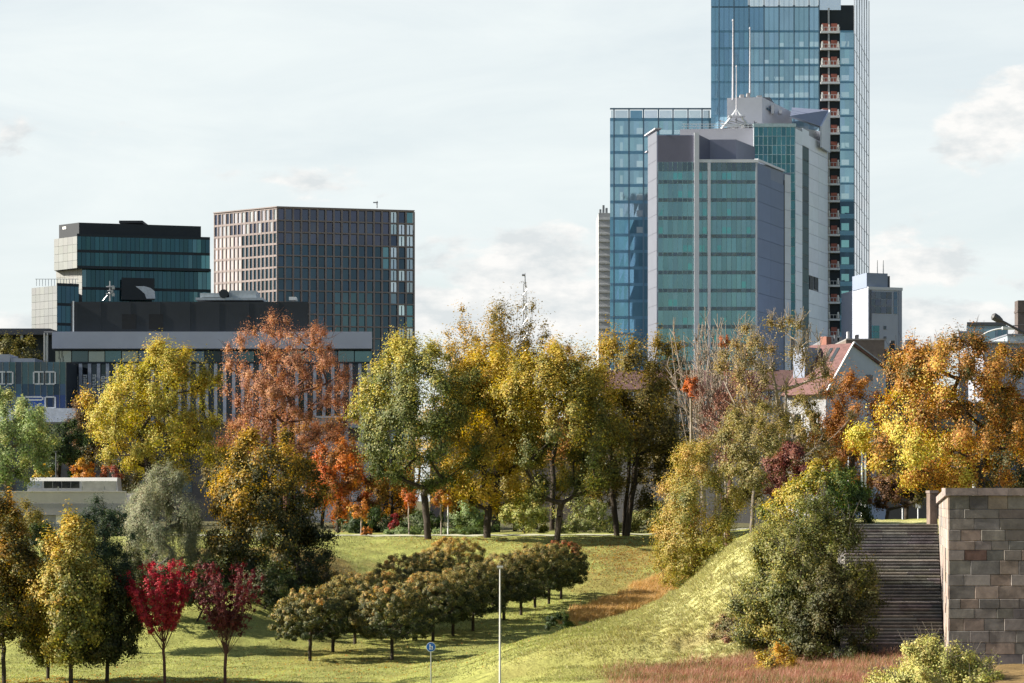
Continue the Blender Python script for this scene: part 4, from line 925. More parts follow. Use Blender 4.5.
    # roof: terrace edge, stepped plant room, folded fin, masts
    m = MB(); m.prism([ptz(680, d + 34), ptz(754, d + 32), ptz(795, d + 31), ptz(795, d + 50), ptz(690, d + 50)], GROUND_Z + 70, wz(128, d + 32), (0.32, 0.33, 0.38)); put(m, 'roof_deck', PANEL, b, True)
    m = MB()
    for u in range(684, 756, 4): m.box(wx(u, d + 32) - .05, wx(u, d + 32) + .05, d + 31.6, d + 31.7, wz(130, d + 32), wz(124, d + 32))
    m.box(wx(682, d + 32), wx(756, d + 32), d + 31.55, d + 31.65, wz(124.6, d + 32), wz(124, d + 32))
    m.box(wx(682, d + 32), wx(756, d + 32), d + 31.55, d + 31.65, wz(127, d + 32), wz(126.6, d + 32))
    put(m, 'railing', M_LIGHT, b)
    dp = d + 40
    m = MB(); m.prism([ptz(727, dp), ptz(762, dp), ptz(792, dp + 12), ptz(735, dp + 18)], wz(130, dp), [wz(98, dp), wz(97, dp), wz(112, dp + 12), wz(104, dp + 12)], (0.52, 0.53, 0.58)); pr = put(m, 'plant_room', PANEL, b, True)
    m = MB()
    for k in range(4): m.box(wx(767.5 + 2.4 * k, dp) , wx(769 + 2.4 * k, dp), dp - .1 + 3.2 * 0 + (k + 2) * .75, dp + .8 + (k + 2) * .75, wz(108.6 + k * .6, dp), wz(106.6 + k * .6, dp))
    put(m, 'vent', M_MULL, pr)
    m = MB(); m.prism([ptz(737, dp + 4), ptz(770, dp + 4), ptz(775, dp + 9), ptz(740, dp + 9)], wz(99, dp), [wz(94, dp), wz(94.5, dp), wz(98, dp), wz(94, dp)], (0.13, 0.14, 0.17)); put(m, 'cooling_unit', PANEL, b, True)
    for u0, u1, vt, c in ((741, 745, 93, .3), (748, 751, 91.5, .25), (758, 763, 94, .28), (772, 775, 103.5, .5), (780, 783, 108.5, .5)):
        m = MB(); m.box(wx(u0, dp), wx(u1, dp), dp + 2, dp + 5, wz(112, dp), wz(vt, dp), (c, c, c * 1.05)); put(m, 'roof_unit', PANEL, b, True)
    m = MB(); e = d + 52
    T = [(wx(790, e - 18), e - 18, wz(127.5, e)), (wx(820, e - 6), e - 6, wz(130, e)), (wx(828.5, e + 4), e + 4, wz(107.5, e)), (wx(792, e - 4), e - 4, wz(110, e))]
    m.add(T + [(p[0], p[1] + .6, p[2] - .3) for p in T], [(0, 1, 2, 3), (7, 6, 5, 4), (0, 4, 5, 1), (1, 5, 6, 2), (2, 6, 7, 3), (3, 7, 4, 0)], (0.20, 0.23, 0.32)); put(m, 'folded_roof', PANEL, b, True)
    m = MB(); m.add([T[1], T[2], (wx(828.5, e + 5), e + 5, wz(150, e)), (wx(820, e - 5), e - 5, wz(150, e))] + [(T[1][0] + .4, T[1][1] - .2, T[1][2]), (T[2][0] + .4, T[2][1] - .2, T[2][2]), (wx(828.5, e + 5) + .4, e + 4.8, wz(150, e)), (wx(820, e - 5) + .4, e - 5.2, wz(150, e))],
                    [(0, 1, 2, 3), (7, 6, 5, 4), (0, 4, 5, 1), (1, 5, 6, 2), (2, 6, 7, 3), (3, 7, 4, 0)], (0.62, 0.66, 0.74)); put(m, 'gable_fin', PANEL, b, True)
    for u, vt, vb, r, dd in ((733, 20, 100, .38, dp - 1), (750, 28, 94, .32, dp + 3), (736.4, 66, 122, .25, dp - 4)):
        m = MB(); z0, z1 = wz(vb, dd), wz(vt, dd); X = wx(u, dd)
        m.tube([(X, dd, z0), (X, dd, z0 + (z1 - z0) * .55), (X, dd, z1)], [r * .75, r * .5, r * .3], 8)
        m.tube([(X, dd, z1 - .3), (X, dd, z1 + .2)], [r * .7, r * .5], 8)
        put(m, 'mast', mat('mast_grey', (0.40, 0.40, 0.44), 0.5), b)
    # sculptural spire foot and struts
    m = MB(); X, Y = wx(736.4, dp - 6), dp - 6
    m.prism([(X - 2, Y - 2), (X + 2, Y - 2), (X + 2, Y + 2), (X - 2, Y + 2)], wz(117, Y), wz(116.6, Y))
    for sx in (-1, 1):
        m.tube([(X + sx * 3.6, Y, wz(129, Y)), (X + sx * 1.4, Y, wz(118, Y)), (X, Y, wz(109, Y))], [.35, .3, .15], 6)
        m.tube([(X + sx * 3.6, Y, wz(124, Y)), (X - sx * 3.0, Y, wz(126, Y))], [.25, .25], 6)
    put(m, 'spire_foot', M_LIGHT, b)
    m = MB()
    for q in range(14): m.tube([(X + rng.uniform(-6, 7), Y + rng.uniform(-2, 2), wz(129, Y)), (X + rng.uniform(-6, 7), Y + rng.uniform(-2, 2), wz(rng.uniform(119, 127), Y))], .12, 5)
    put(m, 'roof_rigging', M_STEEL, b)
teal_tower()

# ---- office block with the stone grid
def grid_block():
    rng = random.Random(2)
    fl = Fac(214, 511, 277, 500); ff = Fac(277, 500, 414, 507)
    b = building('grid_office_block', 'brown stone grid office block, one face sunlit, standing alone above trees', fl)
    m = MB(); m.prism([fl.pt(0.3, 0, -.9)[:2], ff.pt(0, 0, -.9)[:2], ff.pt(ff.L - .3, 0, -.9)[:2], (ff.p1[0] - 1.5, 540), (fl.p0[0] + 2, 548)], GROUND_Z, ff.zv(212)); put(m, 'core', M_CORE, b)
    stone = mat('brown_stone', (0.225, 0.19, 0.183), 0.8, 0.12, 0.3); n_win = 0; rest = MB()
    for nm, f, nc, vt in (('sunlit_grid', fl, 16, 207.5), ('shaded_grid', ff, 17, 207.5)):
        ae = edges(0, f.L, f.L / nc)
        ztop = wz(207, 500)
        zs = [ztop - 2.9] + [ztop - 2.9 - 2.42 * k for k in range(1, 22)]
        rows = []
        z = ztop
        hs = [2.55] + [2.42] * 24
        for h in hs:
            rows.append((z, z - h)); z -= h
            if z < 22: break
        m = MB()
        for i, a in enumerate(ae):
            w = .17 if nm == 'shaded_grid' else .14
            f.box(m, a - w * (.5 if i in (0, nc) else 1), a + w, GROUND_Z, ztop - .2, -.55 if f is ff else -.3, .12 if f is ff else .02)
        for (zt_, zb_) in rows: f.box(m, 0.02, f.L - .02, zt_ - (.26 if nm == 'shaded_grid' else .40), zt_, -.55 if f is ff else -.3, .08 if f is ff else 0.0)
        put(m, nm, stone, b)
        for ri, (zt_, zb_) in enumerate(rows):
            for q in range(nc):
                u = 214 + (q + .5) * 63 / 16 if f is fl else 277 + (q + .5) * 137 / 17
                c = (0.06, 0.075, 0.115)
                if f is ff:
                    if ri >= 3: c = (0.045, 0.075, 0.105)
                    if ri > 6 and 6 < q < 12: c = (0.065, 0.115, 0.14)
                    if q > nc - 4 and rng.random() < .7 - .25 * (q == nc - 3): c = rng.choice(((0.62, 0.68, 0.72), (0.35, 0.42, 0.47), (0.16, 0.22, 0.26)))  # sky showing through the corner put into pale end panes
                    elif q > nc - 5 and rng.random() < .2: c = (0.12, 0.24, 0.27)
                    if ri < 3 and q <= nc - 4: c = (0.085, 0.09, 0.125)
                else:
                    if rng.random() < .45 and ri < 2: c = (0.45, 0.46, 0.50)
                    if ri >= 2: c = (0.035, 0.06, 0.085) if q > 6 else (0.60, 0.56, 0.57)
                w = MB() if n_win < 100 and not (f is fl and False) else rest
                f.pane(w, ae[q] + .13, ae[q + 1] - .13, zb_ , zt_ - (.26 if f is ff else .40), -.5 if f is ff else -.16, jit(c, .15, rng), rng, .01)
                if c[0] > .3 and f is ff: f.box(w, ae[q] + .75, ae[q] + .95, zb_, zt_ - .44, -.49, -.42, (0.05, 0.06, 0.08))
                if w is not rest:
                    put(w, 'window', GLASS, b, True)
                    n_win += 1
        if nm == 'sunlit_grid': n_win = 50 if n_win > 50 and False else n_win
    r = put(rest, 'window', GLASS, b, True); r['kind'] = 'stuff'
    m = MB()
    fl.box(m, -.1, fl.L + .1, wz(207, 500) - .05, wz(206.2, 500), -1.2, .2); ff.box(m, 0, ff.L + .1, wz(207, 500) - .06, wz(206.2, 500) - .01, -1.2, .2)
    put(m, 'parapet', stone, b)
    m = MB(); X = wx(377, 510); m.tube([(X, 510, wz(208, 510)), (X, 510, wz(201, 510))], .12, 6); m.box(X - .8, X + .2, 509.8, 510.2, wz(203, 510), wz(202, 510)); put(m, 'roof_camera', M_STEEL, b)
grid_block()

# ---- stacked glass boxes at the left
def stacked_block():
    rng = random.Random(4); d = 432
    b = building('stacked_office_block', 'dark glass office block of stacked boxes with pale lit flanks', Fac(77, d, 210, d))
    def boxb(uL, dL, uC, dC, uR, dR, vt, vb, cf, cs, dk, cols=40):
        f1 = Fac(uL, dL, uC, dC); f2 = Fac(uC, dC, uR, dR); zt, zb = wz(vt, dC), wz(vb, dC)
        m = MB(); m.prism([f1.pt(0, 0, -.12)[:2], f2.pt(0, 0, -.12)[:2], f2.pt(f2.L, 0, -.12)[:2], (f2.p1[0] - 5, dR + 22), (f1.p0[0] + 1, dL + 24)], zb, zt, (0.03, 0.04, 0.05)); put(m, 'core', M_CORE, b)
        m = MB(); nz = max(1, round((zt - zb) / 1.3)); zz = [zb + (zt - zb) * i / nz for i in range(nz + 1)]; aa = edges(0, f1.L, 1.3)
        for i in range(nz):
            for q in range(len(aa) - 1): f1.box(m, aa[q] + .02, aa[q + 1] - .02, zz[i] + .02, zz[i + 1] - .02, -.1, .0, jit(cs, .07, rng))
        put(m, 'flank_cladding', PANEL, b, True)
        nf = max(1, round((zt - zb) / 3.4)); zz = [zb + (zt - zb) * i / nf for i in range(nf + 1)]; aa = edges(0, f2.L, 0.8)
        for i in range(nf):
            m = MB()
            for q in range(len(aa) - 1):
                c = jit(cf, .2, rng)
                if rng.random() < .03: c = (0.09, 0.16, 0.19)
                if aa[q] > f2.L * .8 and rng.random() < .4: c = jit((0.07, 0.15, 0.17), .4, rng)
                f2.pane(m, aa[q] + .03, aa[q + 1] - .03, zz[i] + .45, zz[i + 1], -.02, c, rng)
            put(m, 'glass_band', GLASS, b, True)
        m = MB()
        for z in zz: f2.box(m, 0, f2.L, z - .05, z + .45, -.11, .0)
        put(m, 'spandrel', M_CORE, b)
        return f1, f2
    boxb(54, d + 5, 77, d, 210, d + 6, 236, 268, (0.025, 0.075, 0.095), (0.20, 0.21, 0.205), 0)
    boxb(56, d + 6.5, 82, d + 1.5, 211, d + 7, 268.6, 310, (0.025, 0.07, 0.09), (0.22, 0.225, 0.215), 0)
    boxb(31.5, d - 6, 57, d - 11, 79, d - 9, 285.5, 345, (0.025, 0.065, 0.10), (0.18, 0.19, 0.19), 0)
    m = MB(); m.prism([ptz(59, d + 6), ptz(79, d + 2), ptz(201, d + 8), ptz(201, d + 26), ptz(59, d + 26)], wz(236.5, d), wz(222.5, d + 2)); put(m, 'penthouse', M_DARK, b)
    f = Fac(59, d + 6, 79, d + 2); m = MB(); f.box(m, 1.2, 2.2, f.zv(230), f.zv(227.5), 0, .1); put(m, 'logo_plate', M_WHITE, b)
    m = MB(); m.box(wx(119, d + 8), wx(142.5, d + 8), d + 8, d + 16, wz(223, d + 8), wz(220.5, d + 8)); put(m, 'lift_housing', M_DARK, b)
    m = MB()
    for u in (105, 108): m.tube([(wx(u, d + 9), d + 9, wz(223, d)), (wx(u, d + 9), d + 9, wz(219, d))], .12, 5)
    put(m, 'vent_pipe', M_STEEL, b)
    m = MB(); z = wz(284, d - 8)
    for u in range(36, 78, 3): m.box(wx(u, d - 8) - .04, wx(u, d - 8) + .04, d - 7.6, d - 7.5, z - .3, z + .9)
    m.box(wx(35, d - 8), wx(78, d - 8), d - 7.65, d - 7.55, z + .85, z + .95)
    put(m, 'roof_railing', M_LIGHT, b)
    f = Fac(77, d, 210, d + 6); m = MB(); f.box(m, f.au(121), f.au(154), wz(299, d), wz(277, d), .9, 1.0); put(m, 'dark_bay', M_DARK, b)
stacked_block()

# ---- long dark hall with grey band
def long_hall():
    rng = random.Random(6); d = 330
    fu = Fac(71, d + 2, 308, d + 2); fb_ = Fac(52, d, 372, d); fg = Fac(55, d + 1.5, 371, d + 1.5); fw = Fac(73, d + .6, 371, d + .6)
    b = building('long_hall', 'long low hall with black upper box above a grey band', fb_)
    m = MB(); fu.box(m, 0, fu.L, wz(332, d), wz(300.5, d), -30, 0, None, 0, 3.2); up = put(m, 'upper_box', M_DARK, b)
    m = MB()
    for a in edges(0, fu.L, 4.2)[1:-1]: fu.box(m, a - .03, a + .03, wz(332, d), wz(300.5, d), 0, .03)
    put(m, 'panel_joint', mat('joint_grey', (0.03, 0.036, 0.046), 0.6), up)
    for u0, u1 in ((122, 136), (149, 163)):
        m = MB(); fu.box(m, fu.au(u0), fu.au(u1), wz(328, d), wz(313, d), 0, .05); put(m, 'dark_hatch', mat('hatch_black', (0.009, 0.011, 0.014), 0.7), up)
    m = MB(); fu.box(m, fu.au(73), fu.au(74.2), wz(331, d), wz(300, d), .02, .25); put(m, 'drain_pipe', M_LIGHT, b)
    m = MB(); fb_.box(m, 0, fb_.L, wz(348.5, d), wz(331.6, d), -31, 0, None, 0, 2.4); put(m, 'grey_band', M_GREYB, b)
    m = MB(); fb_.box(m, 0, fb_.L - .1, wz(350, d), wz(348.7, d), -31, -.3, None, 0, 2.4); put(m, 'soffit', M_CORE, b)
    m = MB(); fg.box(m, 0, fg.L - .1, GROUND_Z, wz(348.6, d), -28, -.2, None, 0, 2.6); put(m, 'core', M_CORE, b)
    ed = edges(0, fg.L, 2.3)
    m = MB()
    for i in range(len(ed) - 1):
        c = jit((0.07, 0.11, 0.135), .4, rng)
        if rng.random() < .15: c = (0.20, 0.22, 0.20)
        if rng.random() < .15: c = (0.02, 0.03, 0.035)
        fg.pane(m, ed[i] + .06, ed[i + 1] - .06, wz(361.5, d), wz(350, d), 0, c, rng, .02)
    put(m, 'glass_band', GLASS, b, True)
    m = MB(); fw.box(m, 0, fw.L, wz(363.5, d), wz(361.6, d), -.6, .35); put(m, 'ledge', M_CORE, b)
    n = 0
    for u in np.arange(81, 372, 9.0):
        m = MB(); a = fw.au(float(u)); fw.box(m, a - .22, a + .22, GROUND_Z + 1, wz(363.6, d), -.3, .45); put(m, 'fin', mat('grey_fin', (0.27, 0.30, 0.36), 0.6), b)
        m = MB(); fw.pane(m, a + .23, a + 1.0, GROUND_Z + 1, wz(364, d), 0, jit((0.02, 0.03, 0.04), .3, rng), rng)
        w = put(m, 'window', GLASS, b, True)
        if n < 4:
            bn = MB(); fw.box(bn, a - .98 + .05, a - .35, wz(393.5, d), wz(374, d), .02, .05)
            wn = put(bn, 'banner', mat('banner_grey', (0.14, 0.17, 0.19), 0.7), b)
            g = MB(); z = wz(392.6, d)
            while z < wz(375.4, d):        # pale upright lettering, too small to read
                h = rng.uniform(.26, .46); a0 = a - .9
                k = rng.randrange(4)
                fw.box(g, a0, a0 + .5, z, z + .1, .05, .07)
                if k != 1: fw.box(g, a0, a0 + .12, z + .1, z + h - .1, .05, .07)
                if k != 2: fw.box(g, a0 + .38, a0 + .5, z + .1, z + h - .1, .05, .07)
                if k == 3: fw.box(g, a0 + .2, a0 + .3, z + .1, z + h, .05, .07)
                fw.box(g, a0 + (.12 if k == 2 else 0), a0 + .5, z + h - .1, z + h, .05, .07)
                z += h + .12
            put(g, 'lettering', M_WHITE, wn)
        n += 1
    m = MB(); fw.box(m, fw.au(66), fw.au(70.3), GROUND_Z, wz(364, d), -.3, .5); put(m, 'copper_pillar', mat('copper_brown', (0.30, 0.155, 0.085), 0.6), b)
    m = MB(); fw.box(m, fw.au(70.4), fw.au(75.5), GROUND_Z, wz(364, d), -.3, .2); put(m, 'grey_pillar', mat('pillar_grey', (0.17, 0.17, 0.17), 0.7), b)
    # roof things
    m = MB(); X, Y = wx(147, d + 8), d + 8
    pts = []
    for i in range(13):
        t = i / 12; w = math.pi * .95 * t
        pts.append((X - 1.5 + 2.6 * t ** .6, wz(286.5, Y) - 1.65 * (1 - math.cos(w * .62))))
    P = [(X - 1.6, wz(286.3, Y)), (X - .4, wz(286.1, Y)), (X + .5, wz(288, Y)), (X + 1.0, wz(291, Y)), (X + 1.1, wz(298.5, Y)), (X - .1, wz(298.5, Y)), (X - .3, wz(294, Y)), (X - .9, wz(290, Y))]
    vs = [(x, Y, z) for x, z in P] + [(x, Y + .5, z) for x, z in P]; k = len(P)
    m.add(vs, [tuple(range(k)), tuple(range(2 * k - 1, k - 1, -1))] + [(i, k + i, k + (i + 1) % k, (i + 1) % k) for i in range(k)]); put(m, 'curved_vent', mat('vent_silver', (0.30, 0.34, 0.40), 0.4), b)
    m = MB(); X = wx(110, d + 6); Y = d + 6
    m.tube([(X, Y, wz(301, Y)), (X, Y, wz(281, Y))], [.14, .08], 6)
    for v, w in ((287, .9), (291, .6), (294, .9)): m.tube([(X - w * .6, Y, wz(v, Y)), (X + w * .6, Y, wz(v - .6, Y))], .12, 6); m.box(X + w * .3, X + w * .7, Y - .2, Y + .2, wz(v + 2.4, Y), wz(v - 1, Y))
    m.tube([(X - 1, Y, wz(301, Y)), (X, Y, wz(292, Y))], .08, 5)
    put(m, 'antenna', M_STEEL, b)
    m = MB(); Y = d + 5; m.box(wx(200, Y), wx(222, Y), Y, Y + 5, wz(297, Y), wz(293, Y)); m.box(wx(229, Y), wx(256, Y), Y, Y + 5, wz(299, Y), wz(290.5, Y)); m.box(wx(196, Y), wx(263, Y), Y - .5, Y + 6, wz(300.4, Y), wz(297.8, Y)); put(m, 'cooling_unit', mat('unit_silver', (0.34, 0.38, 0.42), 0.5), b)
    m = MB(); X = wx(224, Y); m.tube([(X, Y - .6, wz(294, Y)), (X, Y + 3, wz(294, Y))], [.62, .62], 14); put(m, 'fan_duct', M_CORE, b)
    m = MB(); m.box(wx(289, Y), wx(296, Y), Y, Y + 2, wz(300, Y), wz(296.8, Y)); put(m, 'roof_box', M_LIGHT, b)
long_hall()

# ---- glazed pavilion at the left, lower
def pavilion():
    rng = random.Random(9); d = 322
    f = Fac(-60, d, 66, d)
    b = building('glazed_pavilion', 'low glazed pavilion with blue panels and a white base wall, behind mint tree', f)
    m = MB(); f.box(m, 0, f.L, GROUND_Z, wz(362, d), -20, -.1); put(m, 'core', M_CORE, b)
    ed = edges(0, f.L, .82)
    for (v0, v1, col) in ((384, 362, (0.045, 0.075, 0.10)), (395, 384, (0.03, 0.06, 0.10)), (408, 395, (0.025, 0.055, 0.14))):
        m = MB()
        for i in range(len(ed) - 1): f.pane(m, ed[i], ed[i + 1], wz(v0, d), wz(v1, d), 0, jit(col, .45, rng), rng)
        put(m, 'glass_band', GLASS, b, True)
    m = MB()
    for a in ed[::1]: f.box(m, a - .04, a + .04, GROUND_Z, wz(362, d), 0, .12)
    put(m, 'mullion', mat('bronze_mullion', (0.14, 0.15, 0.14), 0.5), b)
    for u0, u1, v0, v1, n in ((-1, 6.3, 384, 372, 2), (6.4, 13, 384, 372, 1), (34, 44.5, 384, 372, 2), (44.8, 55.5, 384, 372, 2), (45.5, 55.5, 408, 397, 1), (25, 43, 400, 397, 1)):
        m = MB(); a0, a1 = f.au(u0), f.au(u1); z0, z1 = wz(v0, d), wz(v1, d)
        for x in edges(a0, a1, (a1 - a0) / n): f.box(m, x - .1, x + .1, z0, z1, .1, .25)
        f.box(m, a0 + .1, a1 - .1, z0 - .1, z0 + .1, .1, .24); f.box(m, a0 + .1, a1 - .1, z1 - .1, z1 + .1, .1, .24)
        put(m, 'window_frame', mat('frame_grey', (0.42, 0.45, 0.48), 0.5), b)
    m = MB(); f.box(m, f.au(27), f.au(45), wz(407, d), wz(397, d), .12, .16); put(m, 'blue_panel', mat('cobalt_panel', (0.02, 0.07, 0.30), 0.4), b)
    m = MB(); f.box(m, 0, f.L + 1.5, GROUND_Z, wz(408.5, d), -1, 1.2); put(m, 'base_wall', mat('white_render', (0.52, 0.56, 0.64), 0.8), b)
    for u0, u1, v0, v1 in ((-60, 9, 363, 354), (9.5, 34, 363, 358)):
        m = MB(); f.box(m, f.au(u0), f.au(u1), wz(v0, d), wz(v1, d), -6, -.6 - (u0 > 0) * .02); put(m, 'roof_box', M_GREYB, b)
    m = MB()
    for u in (44.5, 47.5):
        m.tube([(wx(u, d + 4), d + 4, GROUND_Z), (wx(u, d + 4), d + 4, wz(331, d))], .09, 6)
    m.tube([(wx(44, d + 4), d + 4, wz(330, d)), (wx(53, d + 4), d + 4, wz(330, d))], .07, 6)
    put(m, 'flue', M_STEEL, b)
pavilion()
def canopy():
    d = 400; f = Fac(-60, d, 52, d)
    b = building('canopy_building', 'flat dark canopy roof at the far left behind olive tree', f)
    m = MB(); f.box(m, 0, f.L, wz(334.5, d), wz(329.5, d), -20, 0); f.box(m, 0, f.L - .5, wz(329.4, d), wz(328, d), -18, -1); put(m, 'roof', mat('canopy_dark', (0.05, 0.055, 0.07), 0.6), b)
    m = MB(); f.box(m, 0, f.L, GROUND_Z, wz(334.6, d), -18, -3); put(m, 'wall', M_CORE, b)
    m = MB()
    for a in edges(1, f.L - 1, 4): f.box(m, a - .2, a + .2, GROUND_Z, wz(334.6, d), -1, -.6)
    put(m, 'column', M_STEEL, b)
canopy()

# ---- slim grey tower, small grey tower, roof tops
def slim_tower():
    f = Fac(598.5, 700, 609.5, 700); b = building('slim_grey_tower', 'slim light grey tower at the left edge of the blue glass tower', f)
    m = MB(); f.box(m, 0, f.L + 6, GROUND_Z, wz(213, 700), -20, 0, (0.42, 0.43, 0.44)); put(m, 'wall', PANEL, b, True)
    m = MB()
    for z in np.arange(GROUND_Z, wz(216, 700), 2.1): f.box(m, 0, f.L + 1, z, z + .5, 0, .25)
    put(m, 'floor_band', mat('floor_band_grey', (0.52, 0.53, 0.53), 0.8), b)
    m = MB()
    for a, h in ((.3, 1.2), (1.2, 2.4), (2.1, 1.6)): f.box(m, a, a + .6, wz(213, 700), wz(213, 700) + h, -3, -1)
    put(m, 'roof_unit', M_STEEL, b)
slim_tower()
def small_tower():
    rng = random.Random(3); d = 530; f = Fac(868, d, 902, d + 3); b = building('grey_office_tower', 'small grey tower with twin roof antennas beside the pale flank of the tallest tower', f)
    m = MB(); f.box(m, 0, f.L, GROUND_Z, wz(287, d), -18, 0, (0.33, 0.36, 0.43), 3.2, -1); put(m, 'wall', PANEL, b, True)
    m = MB(); f.box(m, 0, f.au(889), wz(287, d), wz(272.5, d), -10, -.6, (0.21, 0.25, 0.33), 1.6, 0); f.box(m, f.au(889), f.au(893.5), wz(287, d), wz(274.5, d), -10, -1.6, (0.05, 0.055, 0.07)); put(m, 'plant_room', PANEL, b, True)
    m = MB(); f.box(m, 0, f.L + .1, wz(289.5, d), wz(286.6, d), -18, .15, (0.48, 0.5, 0.54), 3.2, -1); put(m, 'cornice', PANEL, b, True)
    for u0, u1, v0, v1, c in ((869.5, 892, 313, 291, (0.07, 0.08, 0.105)), (893.6, 897.4, 313, 290.5, (0.06, 0.09, 0.13)), (868, 879.5, 338, 325, (0.05, 0.14, 0.17)), (883.5, 886.5, 329, 325, (0.05, 0.06, 0.08)), (883.5, 886.5, 339, 335.5, (0.05, 0.06, 0.08))):
        m = MB(); ed = edges(f.au(u0), f.au(u1), 1.6); zz = edges(wz(v0, d), wz(v1, d), 1.5)
        for i in range(len(ed) - 1):
            for j in range(len(zz) - 1): f.pane(m, ed[i], ed[i + 1] - .1, zz[j], zz[j + 1] - .1, .1, jit(c, .2, rng), rng)
        put(m, 'window', GLASS, b, True)
    m = MB()
    for i, a in enumerate((0, f.au(867.9) + .1, f.L - .9)): f.box(m, a, a + .8, GROUND_Z, wz(289.6, d), 0, .12, (0.25, 0.28, 0.35))
    put(m, 'pilaster', PANEL, b, True)
    for u in (877.3, 883.3):
        m = MB(); m.tube([(wx(u, d + 5), d + 5, wz(273, d)), (wx(u, d + 5), d + 5, wz(258, d))], [.14, .08], 6); put(m, 'antenna', M_STEEL, b)
small_tower()

# ---- gabled house with red tiles
def gabled_house():
    rng = random.Random(12)
    A = np.array(ptz(826, 258)); B = np.array(ptz(886, 266)); Lw = np.array((-8, 7.3)); Lw = Lw / np.linalg.norm(Lw)
    D = A + Lw * 5.4; E = B + Lw * 5.4; mid = A + (B - A) * .42; midb = mid + Lw * 5.4
    z0, zr = wz(389, 258), wz(345, 261); zB = wz(369, 266)
    b = thing('gabled_house', 'grey gabled house with red tiled roof and dormer in front of towers', 'house', (A[0], A[1], GROUND_Z))
    m = MB()
    P = [(*A, GROUND_Z), (*B, GROUND_Z), (*B, zB), (*mid, zr), (*A, z0)]
    Q = [(*D, GROUND_Z), (*E, GROUND_Z), (*E, zB), (*midb, zr), (*D, z0)]
    m.add([P[0], P[1], P[2], P[3], P[4]] + [Q[0], Q[1], Q[2], Q[3], Q[4]], [(0, 1, 2, 3, 4), (9, 8, 7, 6, 5), (0, 4, 9, 5), (1, 6, 7, 2), (2, 7, 8, 3), (3, 8, 9, 4), (0, 5, 6, 1)])
    put(m, 'wall', mat('pale_blue_render', (0.36, 0.40, 0.48), 0.85, 0.08, 0.5), b)
    tile = mat('red_tiles', (0.135, 0.07, 0.065), 0.75, 0.25, 2.5, bump=0.4)
    def slab(name, p, q, r, s, m_, t=.22, parent=None):
        p, q, r, s = [np.array(x, float) for x in (p, q, r, s)]; n = np.cross(q - p, s - p); n /= np.linalg.norm(n); n = n if n[2] > 0 else -n
        mm = MB(); mm.hexa([tuple(x) for x in (p, q, r, s)] + [tuple(x + n * t) for x in (p, q, r, s)]); return put(mm, name, m_, parent or b)
    g = (B - A) / np.linalg.norm(B - A)
    ev = A - g * .5; o = -Lw * .25
    rf = slab('roof', (*(ev + o), z0 - .7), (*(mid + o), zr + .03), (*(midb), zr + .03), (*(D - g * .5), z0 - .7), tile)
    slab('roof', (*(B + g * .4 + o), zB - .3), (*(mid + o + g * .02), zr + .02), (*(midb + g * .02), zr + .02), (*(E + g * .4), zB - .3), tile)
    slab('verge', (*(A + o * 1.6 - g * .5), z0 - .5), (*(mid + o * 1.6), zr + .27), (*(mid + o), zr + .27), (*(A + o - g * .5), z0 - .5), M_WHITE, .12)
    slab('verge', (*(B + o * 1.6 + g * .4), zB - .1), (*(mid + o * 1.6), zr + .25), (*(mid + o), zr + .25), (*(B + o + g * .4), zB - .1), M_GREYB, .12)
    # roof windows and dormer on the lit slope
    for k, t in enumerate((1.1, 2.0)):
        c0 = ev + Lw * t; slope = lambda f_, h=.26: tuple(np.append(c0 * (1 - f_) + (mid + Lw * t) * f_, (z0 - .7) * (1 - f_) + zr * f_ + h))
        p = slope(.62); q = slope(.9); r = tuple(np.array(q) + np.append(Lw * .45, 0)); s = tuple(np.array(p) + np.append(Lw * .45, 0))
        slab('roof_window', p, q, r, s, M_CORE, .1, rf)
    t = 3.6; c0 = ev + Lw * t + g * 1.6
    m = MB(); w = Lw * 1.5; zz = z0 + 1.2
    m.prism([tuple(c0), tuple(c0 + g * 3.2), tuple(c0 + g * 3.2 + w), tuple(c0 + w)], zz, zr - .2); put(m, 'dormer', mat('dormer_grey', (0.22, 0.25, 0.32), 0.7), rf)
    ch = mid + Lw * 3.3
    m = MB(); m.prism([tuple(ch), tuple(ch + g * .9), tuple(ch + g * .9 + Lw * .8), tuple(ch + Lw * .8)], zr - .8, zr + 1.1); put(m, 'chimney', mat('brick_chimney', (0.26, 0.12, 0.09), 0.9), rf)
    for k in range(2):
        for j in range(3):
            c0 = A + Lw * (1.0 + 2.0 * k) - np.array((Lw[1], -Lw[0])) * 0.0; n_ = -g * .06
            m = MB(); z = z0 - 2.6 - j * 3.1
            m.prism([tuple(c0 + n_), tuple(c0 + n_ * .2), tuple(c0 + Lw * 1.1 + n_ * .2), tuple(c0 + Lw * 1.1 + n_)], z - 1.5, z, (0.03, 0.04, 0.05)); w_ = put(m, 'window', GLASS, b, True)
            m = MB(); m.prism([tuple(c0 + n_ * 2.2), tuple(c0 + n_), tuple(c0 + Lw * .15 + n_), tuple(c0 + Lw * .15 + n_ * 2.2)], z - 1.6, z + .1); put(m, 'frame', M_WHITE, w_)
    # left wall plaster skin
    m = MB(); n_ = -g * .02
    m.prism([tuple(A + n_), tuple(A), tuple(D), tuple(D + n_)], GROUND_Z, z0 - .5); put(m, 'side_wall', mat('white_plaster', (0.28, 0.28, 0.29), 0.85), b)
    gw_ = Fac(826, 258, 886, 266)
    for a in (gw_.au(866),):
        m = MB(); gw_.box(m, a, a + 1.2, wz(380, 262), wz(374, 262), .0, .06, (0.03, 0.035, 0.045)); put(m, 'window', GLASS, b, True)
gabled_house()
